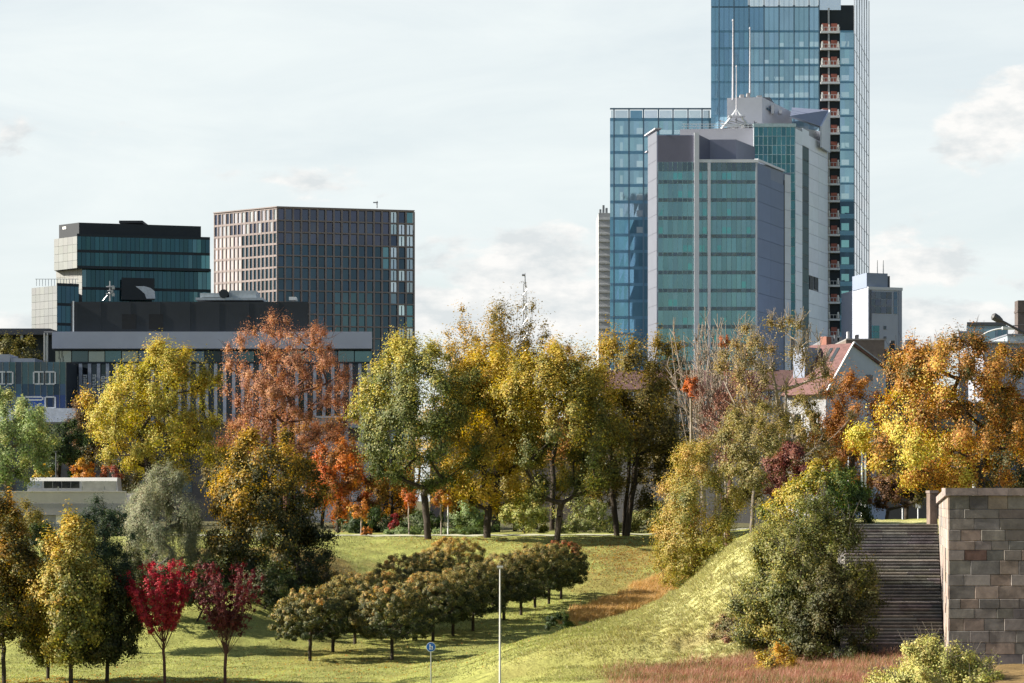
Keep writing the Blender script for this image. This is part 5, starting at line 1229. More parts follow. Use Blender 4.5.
def old_house():
    d = 292; f = Fac(600, d, 822, d); b = building('tenement_house', 'wide old house with brown roof and white windows behind bare trees', f)
    m = MB(); f.box(m, 0, f.L, GROUND_Z, wz(389, d), -10, 0); put(m, 'wall', mat('cream_render', (0.26, 0.24, 0.22), 0.9), b)
    m = MB(); ze, zr = wz(389.5, d), wz(370, d + 5)
    m.add([f.pt(-.3, ze, .5), f.pt(f.L + .3, ze, .5), f.pt(f.L + .3, zr, -5), f.pt(-.3, zr, -5), f.pt(-.3, ze, -10.5), f.pt(f.L + .3, ze, -10.5)], [(0, 1, 2, 3), (3, 2, 5, 4), (0, 3, 4), (1, 5, 2), (0, 4, 5, 1)])
    rf = put(m, 'roof', mat('brown_tiles', (0.09, 0.05, 0.045), 0.85, 0.3, 2.0, bump=0.3), b)
    for a in edges(2, f.L - 2, 5.2):
        m = MB(); f.box(m, a, a + .9, zr - 1.2, zr + 1.2, -5.6, -4.6); put(m, 'chimney', mat('chimney_grey', (0.16, 0.14, 0.13), 0.9), rf)
    for a in edges(1, f.L - 1.5, 1.9):
        for j in range(3):
            z = wz(392, d) - j * 2.6
            m = MB(); f.box(m, a, a + 1.1, z - 1.6, z, 0, .05, (0.05, 0.06, 0.08)); w = put(m, 'window', GLASS, b, True)
            m = MB(); f.box(m, a - .1, a, z - 1.7, z + .1, 0, .1); f.box(m, a + 1.1, a + 1.2, z - 1.7, z + .1, 0, .1); f.box(m, a + .5, a + .6, z - 1.6, z, .05, .1); put(m, 'frame', M_WHITE, w)
old_house()
def roof_tops():
    d = 310; f = Fac(846, d, 934, d); b = building('flat_roofed_house', 'brown flat roofed house with chimneys between gabled house and orange tree', f)
    m = MB(); f.box(m, 0, f.au(884.5), GROUND_Z, wz(340, d), -12, 0); put(m, 'wall', mat('brown_render', (0.15, 0.12, 0.10), 0.9), b)
    m = MB(); f.box(m, 0, f.au(884.5) + .15, wz(340.2, d), wz(338.6, d), -12, .12); put(m, 'parapet', mat('parapet_grey', (0.22, 0.21, 0.20), 0.8), b)
    m = MB(); f.box(m, f.au(884.6), f.L, GROUND_Z, wz(349, d), -12, -.3); put(m, 'wall', mat('dark_render', (0.06, 0.06, 0.07), 0.9), b)
    for u0, u1, v, c in ((892, 896, 340, (.05, .05, .055)), (906.5, 917, 339.5, (.18, .18, .19)), (857, 860, 334, (.12, .12, .13)), (848.5, 850.5, 331, (.4, .4, .42))):
        m = MB(); f.box(m, f.au(u0), f.au(u1), wz(352, d), wz(v, d), -2, -1); put(m, 'chimney', mat('chimney_%d' % u0, c, 0.9), b)
    m = MB(); fr = Fac(820, 330, 848, 330); fr.box(m, 0, fr.L, wz(350, 330), wz(341, 330), -8, 0)
    for u, v in ((832, 337), (836, 334), (841, 336)): fr.box(m, fr.au(u), fr.au(u) + .4, wz(342, 330), wz(v, 330), -2, -1.6)
    put(m, 'rear_roof', mat('rear_roof_grey', (0.16, 0.16, 0.17), 0.8), b)
roof_tops()
def right_office():
    rng = random.Random(14); d = 330; f = Fac(966.5, d, 1008, d); b = building('flat_office', 'pale blue flat office seen above the spreading orange tree', f)
    m = MB(); f.box(m, 0, f.L, GROUND_Z, wz(325.5, d), -14, 0, (0.30, 0.38, 0.45), 3, -1); put(m, 'wall', PANEL, b, True)
    m = MB(); f.box(m, 0, f.L - .3, wz(325.4, d), wz(322.3, d), -14, .3, None, 3, -1); put(m, 'parapet', mat('dark_parapet', (0.09, 0.095, 0.105), 0.7), b)
    m = MB(); f2 = Fac(958.5, d + 6, 967, d + 6); f2.box(m, 0, f2.L, GROUND_Z, wz(328, d), -8, 0, (0.10, 0.11, 0.14), 2, -1); put(m, 'wall', PANEL, b, True)
    for u0, u1 in ((998, 1001.5), (1003, 1006), (970, 995)):
        m = MB(); f.box(m, f.au(u0), f.au(u1), wz(345, d), wz(329, d), 0, .06, (0.10, 0.17, 0.22) if u1 > 996 else (0.20, 0.29, 0.35)); put(m, 'window', GLASS, b, True)
right_office()
def right_deck():
    rng = random.Random(15); d = 300; f = Fac(984, d, 1060, d); b = building('terrace_building', 'grey building with dark window strip at right edge behind the big lamp', f)
    m = MB(); f.box(m, 0, f.L, GROUND_Z, wz(343, d), -16, 0, (0.26, 0.28, 0.33)); put(m, 'wall', PANEL, b, True)
    m = MB(); f.box(m, 0, f.L, wz(343.5, d), wz(341.5, d), -16, .5, (0.34, 0.36, 0.40)); put(m, 'cornice', PANEL, b, True)
    m = MB(); ed = edges(f.au(1011), f.L, 1.6)
    for i in range(len(ed) - 1): f.pane(m, ed[i], ed[i + 1] - .1, wz(359, d), wz(348.5, d), .06, jit((0.03, 0.04, 0.07), .3, rng), rng)
    put(m, 'glass_band', GLASS, b, True)
    m = MB(); f.box(m, f.au(1009), f.L, wz(341, d), wz(335, d), -12, -1, (0.28, 0.33, 0.36)); put(m, 'roof_storey', PANEL, b, True)
    m = MB(); f.box(m, f.au(1008), f.L, wz(335, d), wz(333.5, d), -12, -.6, (0.16, 0.17, 0.19)); put(m, 'roof', PANEL, b, True)
    m = MB()
    for a in edges(f.au(1004), f.L, .7): f.box(m, a - .04, a + .04, wz(341.5, d), wz(339, d), .2, .26)
    put(m, 'railing', M_STEEL, b)
    m = MB(); f.box(m, f.au(1021.3), f.au(1030), wz(342, d), wz(299, d), -4, -2); f.box(m, f.au(1020.8), f.au(1030.5), wz(311, d), wz(309, d), -4.1, -1.9); put(m, 'chimney', mat('sooty_brick', (0.09, 0.075, 0.07), 0.9), b)
right_deck()
# ---- far filler houses seen only through gaps of the trees
def filler(name, label, uL, uR, d, vt, c, wv, roofc):
    rng = random.Random(int(uL) + 3); f = Fac(uL, d, uR, d); b = building(name, label, f)
    m = MB(); f.box(m, 0, f.L, GROUND_Z, wz(vt, d), -12, 0, c); put(m, 'wall', PANEL, b, True)
    m = MB(); f.box(m, -.2, f.L + .2, wz(vt, d), wz(vt - 2, d), -12.2, .3, roofc); put(m, 'parapet', PANEL, b, True)
    ed = edges(.8, f.L - .3, 3.0)
    for j in range(3):
        for i in range(len(ed) - 1):
            z = wz(vt, d) - 1.2 - j * 3.1
            if z < GROUND_Z + 2: continue
            m = MB(); f.box(m, ed[i], ed[i] + 1.5, z - 1.6, z, 0, .05, jit((0.06, 0.08, 0.10), .3, rng)); put(m, 'window', GLASS, b, True)
filler('white_house', 'long white building glimpsed between the rust tree and big green tree', 300, 372, 300, 418, (0.30, 0.32, 0.37), 0, (0.3, 0.32, 0.36))
filler('brick_house', 'dull brick building hidden behind the golden and forked trees', 430, 600, 310, 420, (0.20, 0.17, 0.15), 0, (0.14, 0.13, 0.13))
filler('street_house', 'dark street house behind the spreading orange tree', 880, 1080, 285, 404, (0.05, 0.05, 0.05), 0, (0.04, 0.04, 0.045))
filler('low_block', 'low dark block behind the overpass and brown green tree', -60, 230, 318, 424, (0.06, 0.06, 0.065), 0, (0.12, 0.12, 0.12))
# ---- radio mast far away
def radio_mast():
    d = 720; X = wx(525, d)
    b = thing('radio_mast', 'thin lattice radio mast far behind the bronze tree spires', 'mast', (X, d, GROUND_Z))
    m = MB(); zt, zb = wz(284, d), GROUND_Z
    for sx, sy in ((-1, -1), (1, -1), (0, 1)): m.tube([(X + sx * .8, d + sy * .8, zb), (X + sx * .45, d + sy * .45, zt)], .12, 5)
    for k, z in enumerate(np.arange(zb, zt, 2.2)):
        s = 1 if k % 2 else -1; m.tube([(X - s * .7, d - .7, z), (X + s * .7, d - .7, z + 2.2)], .08, 4)
    put(m, 'lattice', M_STEEL, b)
    m = MB(); m.tube([(X, d, zt - .5), (X, d, wz(273, d))], [.28, .12], 6); m.tube([(X - .9, d, wz(275, d)), (X + .1, d, wz(275, d))], .35, 6); put(m, 'aerial', M_STEEL, b)
radio_mast()
# ------------------------------------------------------------------ stone stairs and granite pier
XR = lambda y: 18.05 + STH * (y - 100)
def stairs():
    rng = random.Random(21)
    r = thing('stone_stairs', 'wide dark stone stairs climbing between olive bush and granite pier', 'stairs', (16.5, 107, 2.5))
    n, y, z = 38, 107.0, 2.55
    stone = [mat('step_stone_%s' % k, c, 0.85, 0.3, 1.2, bump=0.3) for k, c in (('grey', (0.13, 0.12, 0.12)), ('pale', (0.17, 0.16, 0.15)), ('dark', (0.085, 0.085, 0.088)))]
    for i in range(n):
        land = i in (12, 25)
        run = 0.92 if land else 0.27
        h = 5.27 / n
        m = MB(); xl = 14.6 + STH * (y - 107)
        # a row of slabs with slightly uneven fronts, nosing proud of the riser
        x = xl
        while x < XR(y) - 0.06:
            w = min(rng.uniform(1.1, 1.9), XR(y) - 0.05 - x); o = rng.uniform(-.012, .012); dz = rng.uniform(-.008, .008)
            tc_ = jit(rng.choice(((0.20, 0.19, 0.18), (0.24, 0.225, 0.20), (0.17, 0.165, 0.165))), .25, rng); m.box(x + .004, x + w - .004, y + .03 + o, y + run + .25, z - .8, z + h - .05, tuple(q_ * .4 for q_ in tc_))  # treads pale, risers darkened: lit edges put into the stone colour
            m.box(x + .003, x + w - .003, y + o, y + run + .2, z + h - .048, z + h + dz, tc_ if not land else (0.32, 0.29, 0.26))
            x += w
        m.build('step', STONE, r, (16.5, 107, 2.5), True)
        y += run; z += h
    m = MB()
    m.hexa([(x_ + STH * (y_ - 106.9), y_, z_) for z_ in (1, 0) for x_, y_ in ((14.2, 106.9), (14.55, 106.9), (14.55, 119.2), (14.2, 119.2))][:4] + [(14.2, 106.9, 2.0), (14.55, 106.9, 2.0), (14.55 + STH * 12.3, 119.2, 7.2), (14.2 + STH * 12.3, 119.2, 7.2)])
    m.build('cheek_wall', mat('dark_concrete', (0.16, 0.15, 0.14), 0.9, 0.2, 1.0), r, (16.5, 107, 2.5))
stairs()

def pier():
    rng = random.Random(31); org = (18.05, 100, 1.6)
    r = thing('granite_pier', 'granite block pier with capstone beside the top of the stone stairs', 'stone wall', org)
    zt = wz(495.5, 100); ztop = wz(488, 100)
    Hs = [.57, .38, .47, .46, .38, .43, .58, .47, .54, .40, .41, .51, .50, .47, .5, .5, .5]
    GR = (0.225, 0.207, 0.19); PK = (0.28, 0.225, 0.19); DKc = (0.17, 0.16, 0.155); RD = (0.15, 0.095, 0.08)
    m = MB(); z = zt; row = 0
    while z > 0.8:
        h = Hs[min(row, len(Hs) - 1)]; x = 18.05; q = 0
        while x < 25:
            w = rng.uniform(.5, .9) if (q == 0 and row % 2) else rng.uniform(.65, 1.45)
            if q == 0: w = (.95, .55)[row % 2] + rng.uniform(-.1, .15)
            c = jit(rng.choice((GR, GR, GR, GR, PK, DKc)), .13, rng)
            if row == 5 and 18.7 < x < 19.6: c = RD
            o = rng.uniform(-.012, .015)
            x1 = min(x + w, 25)
            b = .016
            f0 = [(x + .006, z - h + .006), (x1 - .006, z - h + .006), (x1 - .006, z - .006), (x + .006, z - .006)]
            f1 = [(x + .006 + b, z - h + .006 + b), (x1 - .006 - b, z - h + .006 + b), (x1 - .006 - b, z - .006 - b), (x + .006 + b, z - .006 - b)]
            vs = [(a, 100.0 + .06, e) for a, e in f0] + [(a, 100.0 + b + o, e) for a, e in f0] + [(a, 100.0 + o, e) for a, e in f1]
            m.add(vs, [(8, 9, 10, 11), (4, 5, 9, 8), (5, 6, 10, 9), (6, 7, 11, 10), (7, 4, 8, 11), (0, 1, 5, 4), (1, 2, 6, 5), (2, 3, 7, 6), (3, 0, 4, 7)], c)
            x = x1; q += 1
        z -= h; row += 1
    m.build('front_blocks', STONE, r, org, True)
    # side facing the stairs
    m = MB(); z = zt; row = 0
    d0 = np.array((18.05, 100.0)); dv = np.array((STH, 1.0)) / math.hypot(1, STH); nv = np.array((-dv[1], dv[0]))
    while z > 0.8:
        h = Hs[min(row, len(Hs) - 1)]; a = 0.0; q = 0
        while a < 18.3:
            w = rng.uniform(.8, 1.9); a1 = min(a + w, 18.3)
            if not (3.4 < (a + a1) / 2 < 5.0 and z < 7.2):
                o = rng.uniform(0, .02); c = jit(rng.choice((GR, PK, PK)), .15, rng); c = tuple(x_ * 1.25 for x_ in c)  # sunlit side: brightness put into the stone colour
                P = [d0 + dv * (a + .006), d0 + dv * (a1 - .006)]
                p = [P[0] + nv * o, P[1] + nv * o, P[1] - nv * .05, P[0] - nv * .05]
                m.prism([tuple(x_) for x_ in p], z - h + .006, z - .006 - 0.35 * a / 18 * (row == 0), c)
            a = a1; q += 1
        z -= h; row += 1
    m.build('side_blocks', STONE, r, org, True)
    m = MB(); e = d0 + dv * 18.3
    m.prism([(18.09, 100.05), (25, 100.05), (25, 118), (e[0] + .07, e[1]), ], 0.5, [zt - .03, zt - .03, zt - .4, zt - .4], (.10, .095, .09))
    m.build('core', STONE, r, org, True)
    m = MB()
    x = 17.9
    while x < 25:
        w = min(rng.uniform(1.1, 1.5), 25 - x + .01); m.box(x + .004, x + w - .004, 99.86, 100.75, zt + .002, ztop, jit((0.26, 0.215, 0.20), .1, rng)); x += w
    a = .78
    while a < 18.2:
        w = 1.45; a1 = min(a + w, 18.3)
        q0, q1 = d0 + dv * (a + .005), d0 + dv * (a1 - .005); k0, k1 = .35 * a / 18.3, .35 * a1 / 18.3
        p = [q0 + nv * .14, q1 + nv * .14, q1 - nv * .7, q0 - nv * .7]
        m.hexa([(*p[0], zt - k0), (*p[1], zt - k1), (*p[2], zt - k1), (*p[3], zt - k0), (*p[0], ztop - k0), (*p[1], ztop - k1), (*p[2], ztop - k1), (*p[3], ztop - k0)], jit((0.32, 0.26, 0.23), .1, rng)); a = a1  # cap colour also raised for the sun on this side
    m.build('capstone', STONE, r, org, True)
    m = MB(); m.box(wx(930, 118.6), wx(937.6, 118.6), 118.6, 119.6, 6, wz(493, 118.6), (0.16, 0.12, 0.10)); m.box(wx(929.4, 118.6), wx(938.2, 118.6), 118.5, 119.7, wz(493, 118.6), wz(490.5, 118.6), (0.20, 0.16, 0.14)); m.build('end_pillar', STONE, r, org, True)
pier()

def garden_steps():
    d = 168; r = thing('garden_steps', 'short pale garden steps half hidden under the dark yellow topped tree', 'steps', (wx(229, d), d, gz(wx(229, d), d)))
    for k in range(8):
        y = d + k * .55; x0, x1 = wx(217, d), wx(240, d); z = wz(571 - 3.1 * k, y)
        m = MB(); m.box(x0, x1, y, y + .6, z - .35, z); m.build('step', mat('pale_step', (0.36, 0.33, 0.30), 0.9, 0.2, 2.0), r, tuple(r.location))
garden_steps()

# ------------------------------------------------------------------ overpass and coach
def overpass():
    d = 236; org = (wx(40, d), d, gz(wx(40, d), d))
    r = thing('overpass', 'pale concrete road overpass with white parapet crossing behind the pine', 'bridge', org)
    x0, x1 = wx(-80, d), wx(126, d)
    m = MB(); m.box(x0, x1, d, d + .35, wz(503, d), wz(492, d)); m.box(x0, x1, d - .08, d + .45, wz(492, d), wz(491, d)); m.build('parapet', mat('pale_concrete', (0.55, 0.53, 0.50), 0.85, 0.12, 0.6, bump=0.2), r, org)
    m = MB(); m.box(x0, x1, d + .02, d + 8.5, wz(515, d), wz(503.2, d)); m.build('deck', mat('deck_concrete', (0.34, 0.34, 0.35), 0.9, 0.15, 0.5), r, org)
    m = MB(); m.box(x0, x1, d + 8.1, d + 8.45, wz(503, d), wz(493, d)); m.build('rear_parapet', M_CONC, r, org)
    m = MB(); m.box(wx(28, d), wx(126, d), d + .6, d + 8, 4.5, wz(515.2, d)); m.build('abutment', mat('abutment_concrete', (0.40, 0.41, 0.44), 0.9, 0.2, 0.6), r, org)
    m = MB(); m.box(wx(55, d), wx(63, d), d + .45, d + .62, wz(524, d), wz(513, d)); m.build('panel', M_WHITE, r, org)
    for u in (58, 82, 104):
        m = MB(); m.box(wx(u, d) - .06, wx(u, d) + .06, d + .1, d + .25, wz(491, d), wz(486.5, d)); m.build('railing_post', M_STEEL, r, org)
overpass()
def coach():
    d = 239; X0, X1 = wx(24, d), wx(119, d); zr = wz(503, 236) + .02; zt = wz(477.5, d)
    org = ((X0 + X1) / 2, d + 1.2, zr); r = thing('coach', 'long pale grey coach with dark side windows driving over the overpass', 'bus', org)
    bm = MB(); prof = [(d, zr + .35), (d, zt - .35), (d + .25, zt), (d + 2.2, zt), (d + 2.45, zt - .35), (d + 2.45, zr + .35)]
    k = len(prof); sl = [(X0 + .25, .0), (X1 - .1, .0)]
    vs = [(X0 + (.55 if z > zt - .5 else .1), y, z) for y, z in prof] + [(X1 - (.2 if z > zt - .5 else 0), y, z) for y, z in prof]
    bm.add(vs, [tuple(range(k)), tuple(range(2 * k - 1, k - 1, -1))] + [(i, k + i, k + (i + 1) % k, (i + 1) % k) for i in range(k)])
    bm.build('body', mat('silver_coach_paint', (0.48, 0.48, 0.46), 0.35, 0.06, 0.4), r, org)
    glass = mat('dark_vehicle_glass', (0.015, 0.018, 0.022), 0.08, 0.1, 1.0, spec=0.6)
    for u0, u1 in ((44, 52.5), (53, 61.5), (62, 70.5), (71, 79.5)):
        m = MB(); m.box(wx(u0, d), wx(u1, d), d - .03, d - .005, zt - 1.05, zt - .36); m.build('window', glass, r, org)
    m = MB(); m.box(wx(27, d), wx(42, d), d - .03, d - .005, zt - 1.05, zt - .36); m.build('window', mat('pale_vehicle_glass', (0.30, 0.34, 0.36), 0.1), r, org)
    m = MB(); m.box(wx(82, d), wx(116, d), d - .03, d - .005, zt - 1.3, zt - .36); m.build('side_panel', mat('beige_vehicle_paint', (0.36, 0.36, 0.30), 0.4), r, org)
    for x in (X0 + 1.6, X1 - 1.8, X1 - .9 - 1.9):
        m = MB(); m.tube([(x, d - .02, zr + .45), (x, d + .3, zr + .45)], [.45, .45], 16); m.build('wheel', mat('tyre', (0.02, 0.02, 0.02), 0.9), r, org)
coach()

# ------------------------------------------------------------------ lamps, signs, signal, cars
def lamp_post(name, label, u, d, vt, r0=.055, head=1, m_=None, arm=.5, base_z=None):
    X = wx(u, d); z0 = gz(X, d) if base_z is None else base_z; zt = wz(vt, d)
    o = thing(name, label, 'street lamp', (X, d, z0)); m_ = m_ or M_LIGHT; org = (X, d, z0)
    m = MB(); m.tube([(X, d, z0 - .1), (X, d, z0 + 1.2), (X, d, zt)], [r0 * 1.35, r0 * 1.25, r0 * .8], 10); m.build('pole', m_, o, org, smooth=False)
    m = MB()
    if head == 0:
        m.box(X - arm * .5, X + arm * .5, d - .12, d + .12, zt, zt + .07); m.box(X - arm * .4, X + arm * .4, d - .1, d + .1, zt - .03, zt - .002)
    else:
        s = head; m.tube([(X, d, zt - .05), (X + s * arm * .5, d, zt)], [r0 * .7, r0 * .6], 6)
        m.prism([(X + s * arm * .35, d - .13), (X + s * arm * 1.1, d - .11), (X + s * arm * 1.1, d + .11), (X + s * arm * .35, d + .13)][::1 if s > 0 else -1], zt - .02, [zt + .12, zt + .06, zt + .06, zt + .12])
    m.build('lamp_head', m_, o, org)
    return o
lamp_post('park_lamp', 'slim pale park lamp post with small flat head among globe trees', 500, 108, 567.5, .038, 0, mat('pale_grey_metal', (0.50, 0.50, 0.49), 0.4, 0.05, 2.0), .28)
lamp_post('street_lamp', 'tall grey street lamp in front of the rust orange tree', 862, 170, 430, .07, 1, None, 1.0)
lamp_post('street_lamp', 'shorter grey street lamp just behind the tall one by the rust orange tree', 865.5, 185, 442, .07, 1, None, 1.0)
lamp_post('street_lamp', 'small grey street lamp above the green bush on the slope', 848.5, 196, 450.5, .06, 1, None, .9)
lamp_post('path_lamp', 'thin path lamp between green and golden trunks on the lawn edge', 448, 206, 494, .05, 0, None, .25)
lamp_post('street_lamp', 'thin dark street lamp behind the overpass near the orange shrub', 56, 250, 452, .06, 0, mat('dark_pole', (0.10, 0.11, 0.12), 0.5), .3)
def curved_lamp():
    d = 137; X = wx(974, d); z0 = gz(X, d); org = (X, d, z0)
    o = thing('street_lamp', 'pale curved arm street lamp rising through the spreading orange tree', 'street lamp', org)
    P = [(X, d, z0), (X, d, wz(400, d))]
    m = MB(); m.tube(P + [(X, d, wz(346, d))], [.10, .08, .06], 8); m.build('pole', M_LIGHT, o, org)
    m = MB(); pts = []
    for k in range(11):
        t = k / 10; a = math.pi * .5 * t; pts.append((wx(974 + 30 * (1 - math.cos(a)) ** .85, d), d, wz(346 - 17.5 * math.sin(a), d)))
    m.tube(pts, .05, 6); m.build('arm', M_LIGHT, o, org)
    m = MB(); x, z = pts[-1][0], pts[-1][2]; m.prism([(x - .1, d - .15), (x + .6, d - .12), (x + .6, d + .12), (x - .1, d + .15)], z - .06, [z + .1, z + .05, z + .05, z + .1]); m.build('lamp_head', M_LIGHT, o, org)
curved_lamp()
def big_lamp():
    d = 112; X = wx(1033, d); z0 = gz(X, d); org = (X, d, z0); dk = mat('dark_lamp_metal', (0.07, 0.07, 0.075), 0.5)
    o = thing('street_lamp', 'big dark street lamp with slanted arm entering at the right edge', 'street lamp', org)
    m = MB(); m.tube([(X, d, z0), (X, d, wz(345, d)), (X, d, wz(330, d))], [.14, .11, .10], 10); m.build('pole', dk, o, org)
    m = MB(); e = (wx(1001, d), d, wz(320.5, d)); m.tube([(X, d, wz(338, d)), e], [.07, .055], 8); m.tube([(X, d, wz(324, d)), (wx(1012, d), d, wz(325.8, d))], .02, 5); m.build('arm', dk, o, org)
    m = MB(); m.tube([(wx(1002, d), d, wz(321, d)), (wx(998, d), d, wz(319, d)), (wx(993.5, d), d, wz(316.3, d)), (wx(991.8, d), d, wz(315.6, d))], [.09, .17, .18, .08], 10); m.build('lamp_head', dk, o, org)
big_lamp()
def blue_sign():
    d = 112; X = wx(431, d); z0 = gz(X, d); zc = wz(647, d); rr = 4.4 * d / F; org = (X, d, z0)
    o = thing('path_sign', 'round blue path sign on thin grey post in front of globe trees', 'sign', org)
    m = MB(); m.tube([(X, d, z0 - .1), (X, d, zc + rr * .9)], .03, 8); m.build('post', M_STEEL, o, org)
    m = MB(); m.tube([(X, d - .05, zc), (X, d - .035, zc)], [rr, rr], 24); pl = m.build('sign_plate', mat('sign_blue', (0.015, 0.11, 0.42), 0.4, 0.05), o, org)
    m = MB()       # white figures: a walker and a child
    y0, y1 = d - .058, d - .052
    def dot(x, z, q): m.tube([(X + x, y0, zc + z), (X + x, y1, zc + z)], [q, q], 10)
    def bar(xa, za, xb, zb, w):
        n = math.hypot(xb - xa, zb - za); ax, az = -(zb - za) / n * w / 2, (xb - xa) / n * w / 2
        p = [(xa + ax, za + az), (xb + ax, zb + az), (xb - ax, zb - az), (xa - ax, za - az)]
        m.hexa([(X + x, y0, zc + z) for x, z in p] + [(X + x, y1, zc + z) for x, z in p])
    dot(-.045, .105, .026); bar(-.045, .08, -.045, -.01, .045); bar(-.04, -.012, -.075, -.12, .022); bar(-.05, -.012, -.01, -.12, .022); bar(-.03, .06, .02, .01, .018)
    dot(.055, .03, .02); bar(.055, .012, .055, -.05, .035); bar(.055, -.052, .035, -.12, .016); bar(.055, -.052, .08, -.12, .016)
    m.build('symbol', M_WHITE, pl, org)
    m = MB(); m.tube([(X, d - .034, zc), (X, d - .031, zc)], [rr + .02, rr + .02], 24); m.build('rim', M_WHITE, pl, org)
blue_sign()
def signal():
    d = 150; X = wx(1021.5, d); z0 = gz(X, d); org = (X, d, z0)
    o = thing('traffic_signal', 'grey mast with green traffic light and blue white oval sign', 'traffic light', org)
    m = MB(); m.tube([(X, d, z0), (X, d, wz(436, d))], .06, 8); m.tube([(X, d, wz(466, d)), (wx(1000, d), d, wz(466, d))], .03, 6); m.build('mast', M_STEEL, o, org)
    m = MB(); m.box(wx(999, d), wx(1006.5, d), d - .2, d + .05, wz(482, d), wz(468, d)); h = m.build('signal_box', M_CORE, o, org)
    m = MB(); m.tube([(wx(1002.7, d), d - .23, wz(477, d)), (wx(1002.7, d), d - .205, wz(477, d))], [.11, .11], 14)
    gm, nt_, out_ = new_mat('green_signal_light'); e = node(nt_, 'ShaderNodeEmission', i_Strength=1.2); e.inputs['Color'].default_value = (0.05, 0.8, 0.45, 1); nt_.links.new(e.outputs[0], out_.inputs['Surface'])
    m.build('green_light', gm, h, org)
    m = MB(); c = (wx(1014.5, d), wz(469, d)); k = 24; rx_, rz_ = .46, .24
    for off, s, mm, nm in ((-.10, 1.0, mat('sign_white', (0.7, 0.72, 0.75), 0.5), 'oval_sign'), (-.13, .8, mat('sign_blue_dark', (0.03, 0.09, 0.30), 0.5), 'oval_centre')):
        m = MB(); vs = [(c[0] + rx_ * s * math.cos(6.2832 * i / k), d + off, c[1] + rz_ * s * math.sin(6.2832 * i / k)) for i in range(k)]
        m.add(vs + [(x, y + .025, z) for x, y, z in vs], [tuple(range(k)), tuple(range(2 * k - 1, k - 1, -1))] + [(i, k + i, k + (i + 1) % k, (i + 1) % k) for i in range(k)]); m.build(nm, mm, o, org)
signal()
def car(label, u, d, paint, flip=1):
    X = wx(u, d); z = gz(X, d); r = thing('parked_car', label, 'car', (X, d, z))
    side = [(-2.15, .35), (-2.2, .75), (-1.9, .95), (-1.1, 1.02), (-.55, 1.45), (.75, 1.48), (1.45, 1.05), (2.05, .95), (2.15, .6), (2.1, .3)]
    def extr(p, y0, y1, ins=0.0):
        m = MB(); k = len(p); vs = [(flip * x, y0 + (ins if zz > 1.1 else 0), zz) for x, zz in p] + [(flip * x, y1 - (ins if zz > 1.1 else 0), zz) for x, zz in p]
        return m.add(vs, [tuple(range(k)), tuple(range(2 * k - 1, k - 1, -1))] + [(i, k + i, k + (i + 1) % k, (i + 1) % k) for i in range(k)])
    extr(side, -.85, .85, .14).build('body', paint, r)
    g = mat('dark_vehicle_glass', (0.015, 0.018, 0.022), 0.08)
    for p in ([(-.95, 1.04), (-.5, 1.4), (.08, 1.42), (.08, 1.04)], [(.15, 1.04), (.15, 1.42), (.7, 1.43), (1.25, 1.06)]):
        extr(p, -.86, -.80, .0).build('side_window', g, r)
    for x in (-1.35, 1.35):
        m = MB(); m.tube([(flip * x, -.88, .32), (flip * x, -.66, .32)], [.32, .32], 16); w = m.build('wheel', mat('tyre', (0.02, 0.02, 0.02), 0.9), r)
        m = MB(); m.tube([(flip * x, -.90, .32), (flip * x, -.885, .32)], [.19, .19], 12); m.build('rim', M_STEEL, w)
    for s, c in ((-2.17, M_WHITE), (2.10, mat('tail_red', (0.3, 0.01, 0.01), 0.3))):
        m = MB(); m.box(min(flip * s, flip * s + .05), max(flip * s, flip * s + .05), -.8, -.5, .62, .78); m.build('headlight' if s < 0 else 'tail_light', c, r)
car('white parked car seen through the gap above the stone stairs', 893, 296, mat('white_car_paint', (0.62, 0.63, 0.64), 0.25, 0.03))
car('dark blue parked car beside the white one above the stone stairs', 914, 304, mat('blue_car_paint', (0.03, 0.05, 0.10), 0.25, 0.03), -1)
for k, (u, d, l) in enumerate(((902.5, 230, 'thin pale post above the stairs, nearest the white parked car'), (918, 236, 'thin pale post above the stairs, nearest the stone pier'))):
    X = wx(u, d); r = thing('sign_post', l, 'post', (X, d, gz(X, d))); m = MB(); m.tube([(0, 0, -.1), (0, 0, 2.4)], .06, 8); m.build('post', M_LIGHT, r)
    m = MB(); m.box(-.22, .22, -.08, -.05, 1.9, 2.4); m.build('sign_plate', M_WHITE if k else mat('sign_blue', (0.015, 0.11, 0.42)), r)
# ------------------------------------------------------------------ sky, sun, camera
SUN_EL, SUN_AZ_BACK = R(30), R(-2)        # sun from the left, a little beyond the scene
to_sun = np.array([-math.cos(SUN_EL) * math.cos(SUN_AZ_BACK), math.cos(SUN_EL) * math.sin(SUN_AZ_BACK), math.sin(SUN_EL)])
sl = bpy.data.lights.new('sun', 'SUN'); sl.energy = 5.0; sl.angle = R(0.53); sl.color = (1.0, 0.925, 0.81)
so = link(bpy.data.objects.new('sun', sl))
from mathutils import Vector
so.rotation_euler = Vector(tuple(to_sun)).to_track_quat('Z', 'Y').to_euler()
so.location = (-60, 60, 80)

W = bpy.data.worlds.new('World'); SC.world = W; W.use_nodes = True
nt = W.node_tree; nt.nodes.clear(); L = nt.links.new
out = nt.nodes.new('ShaderNodeOutputWorld'); bg = nt.nodes.new('ShaderNodeBackground')
sky = nt.nodes.new('ShaderNodeTexSky'); sky.sky_type = 'NISHITA'; sky.sun_disc = False
sky.sun_elevation = SUN_EL; sky.sun_rotation = math.atan2(to_sun[0], to_sun[1])
sky.air_density = 1.0; sky.dust_density = 1.2; sky.ozone_density = 1.2; sky.altitude = 80
tc = nt.nodes.new('ShaderNodeTexCoord')
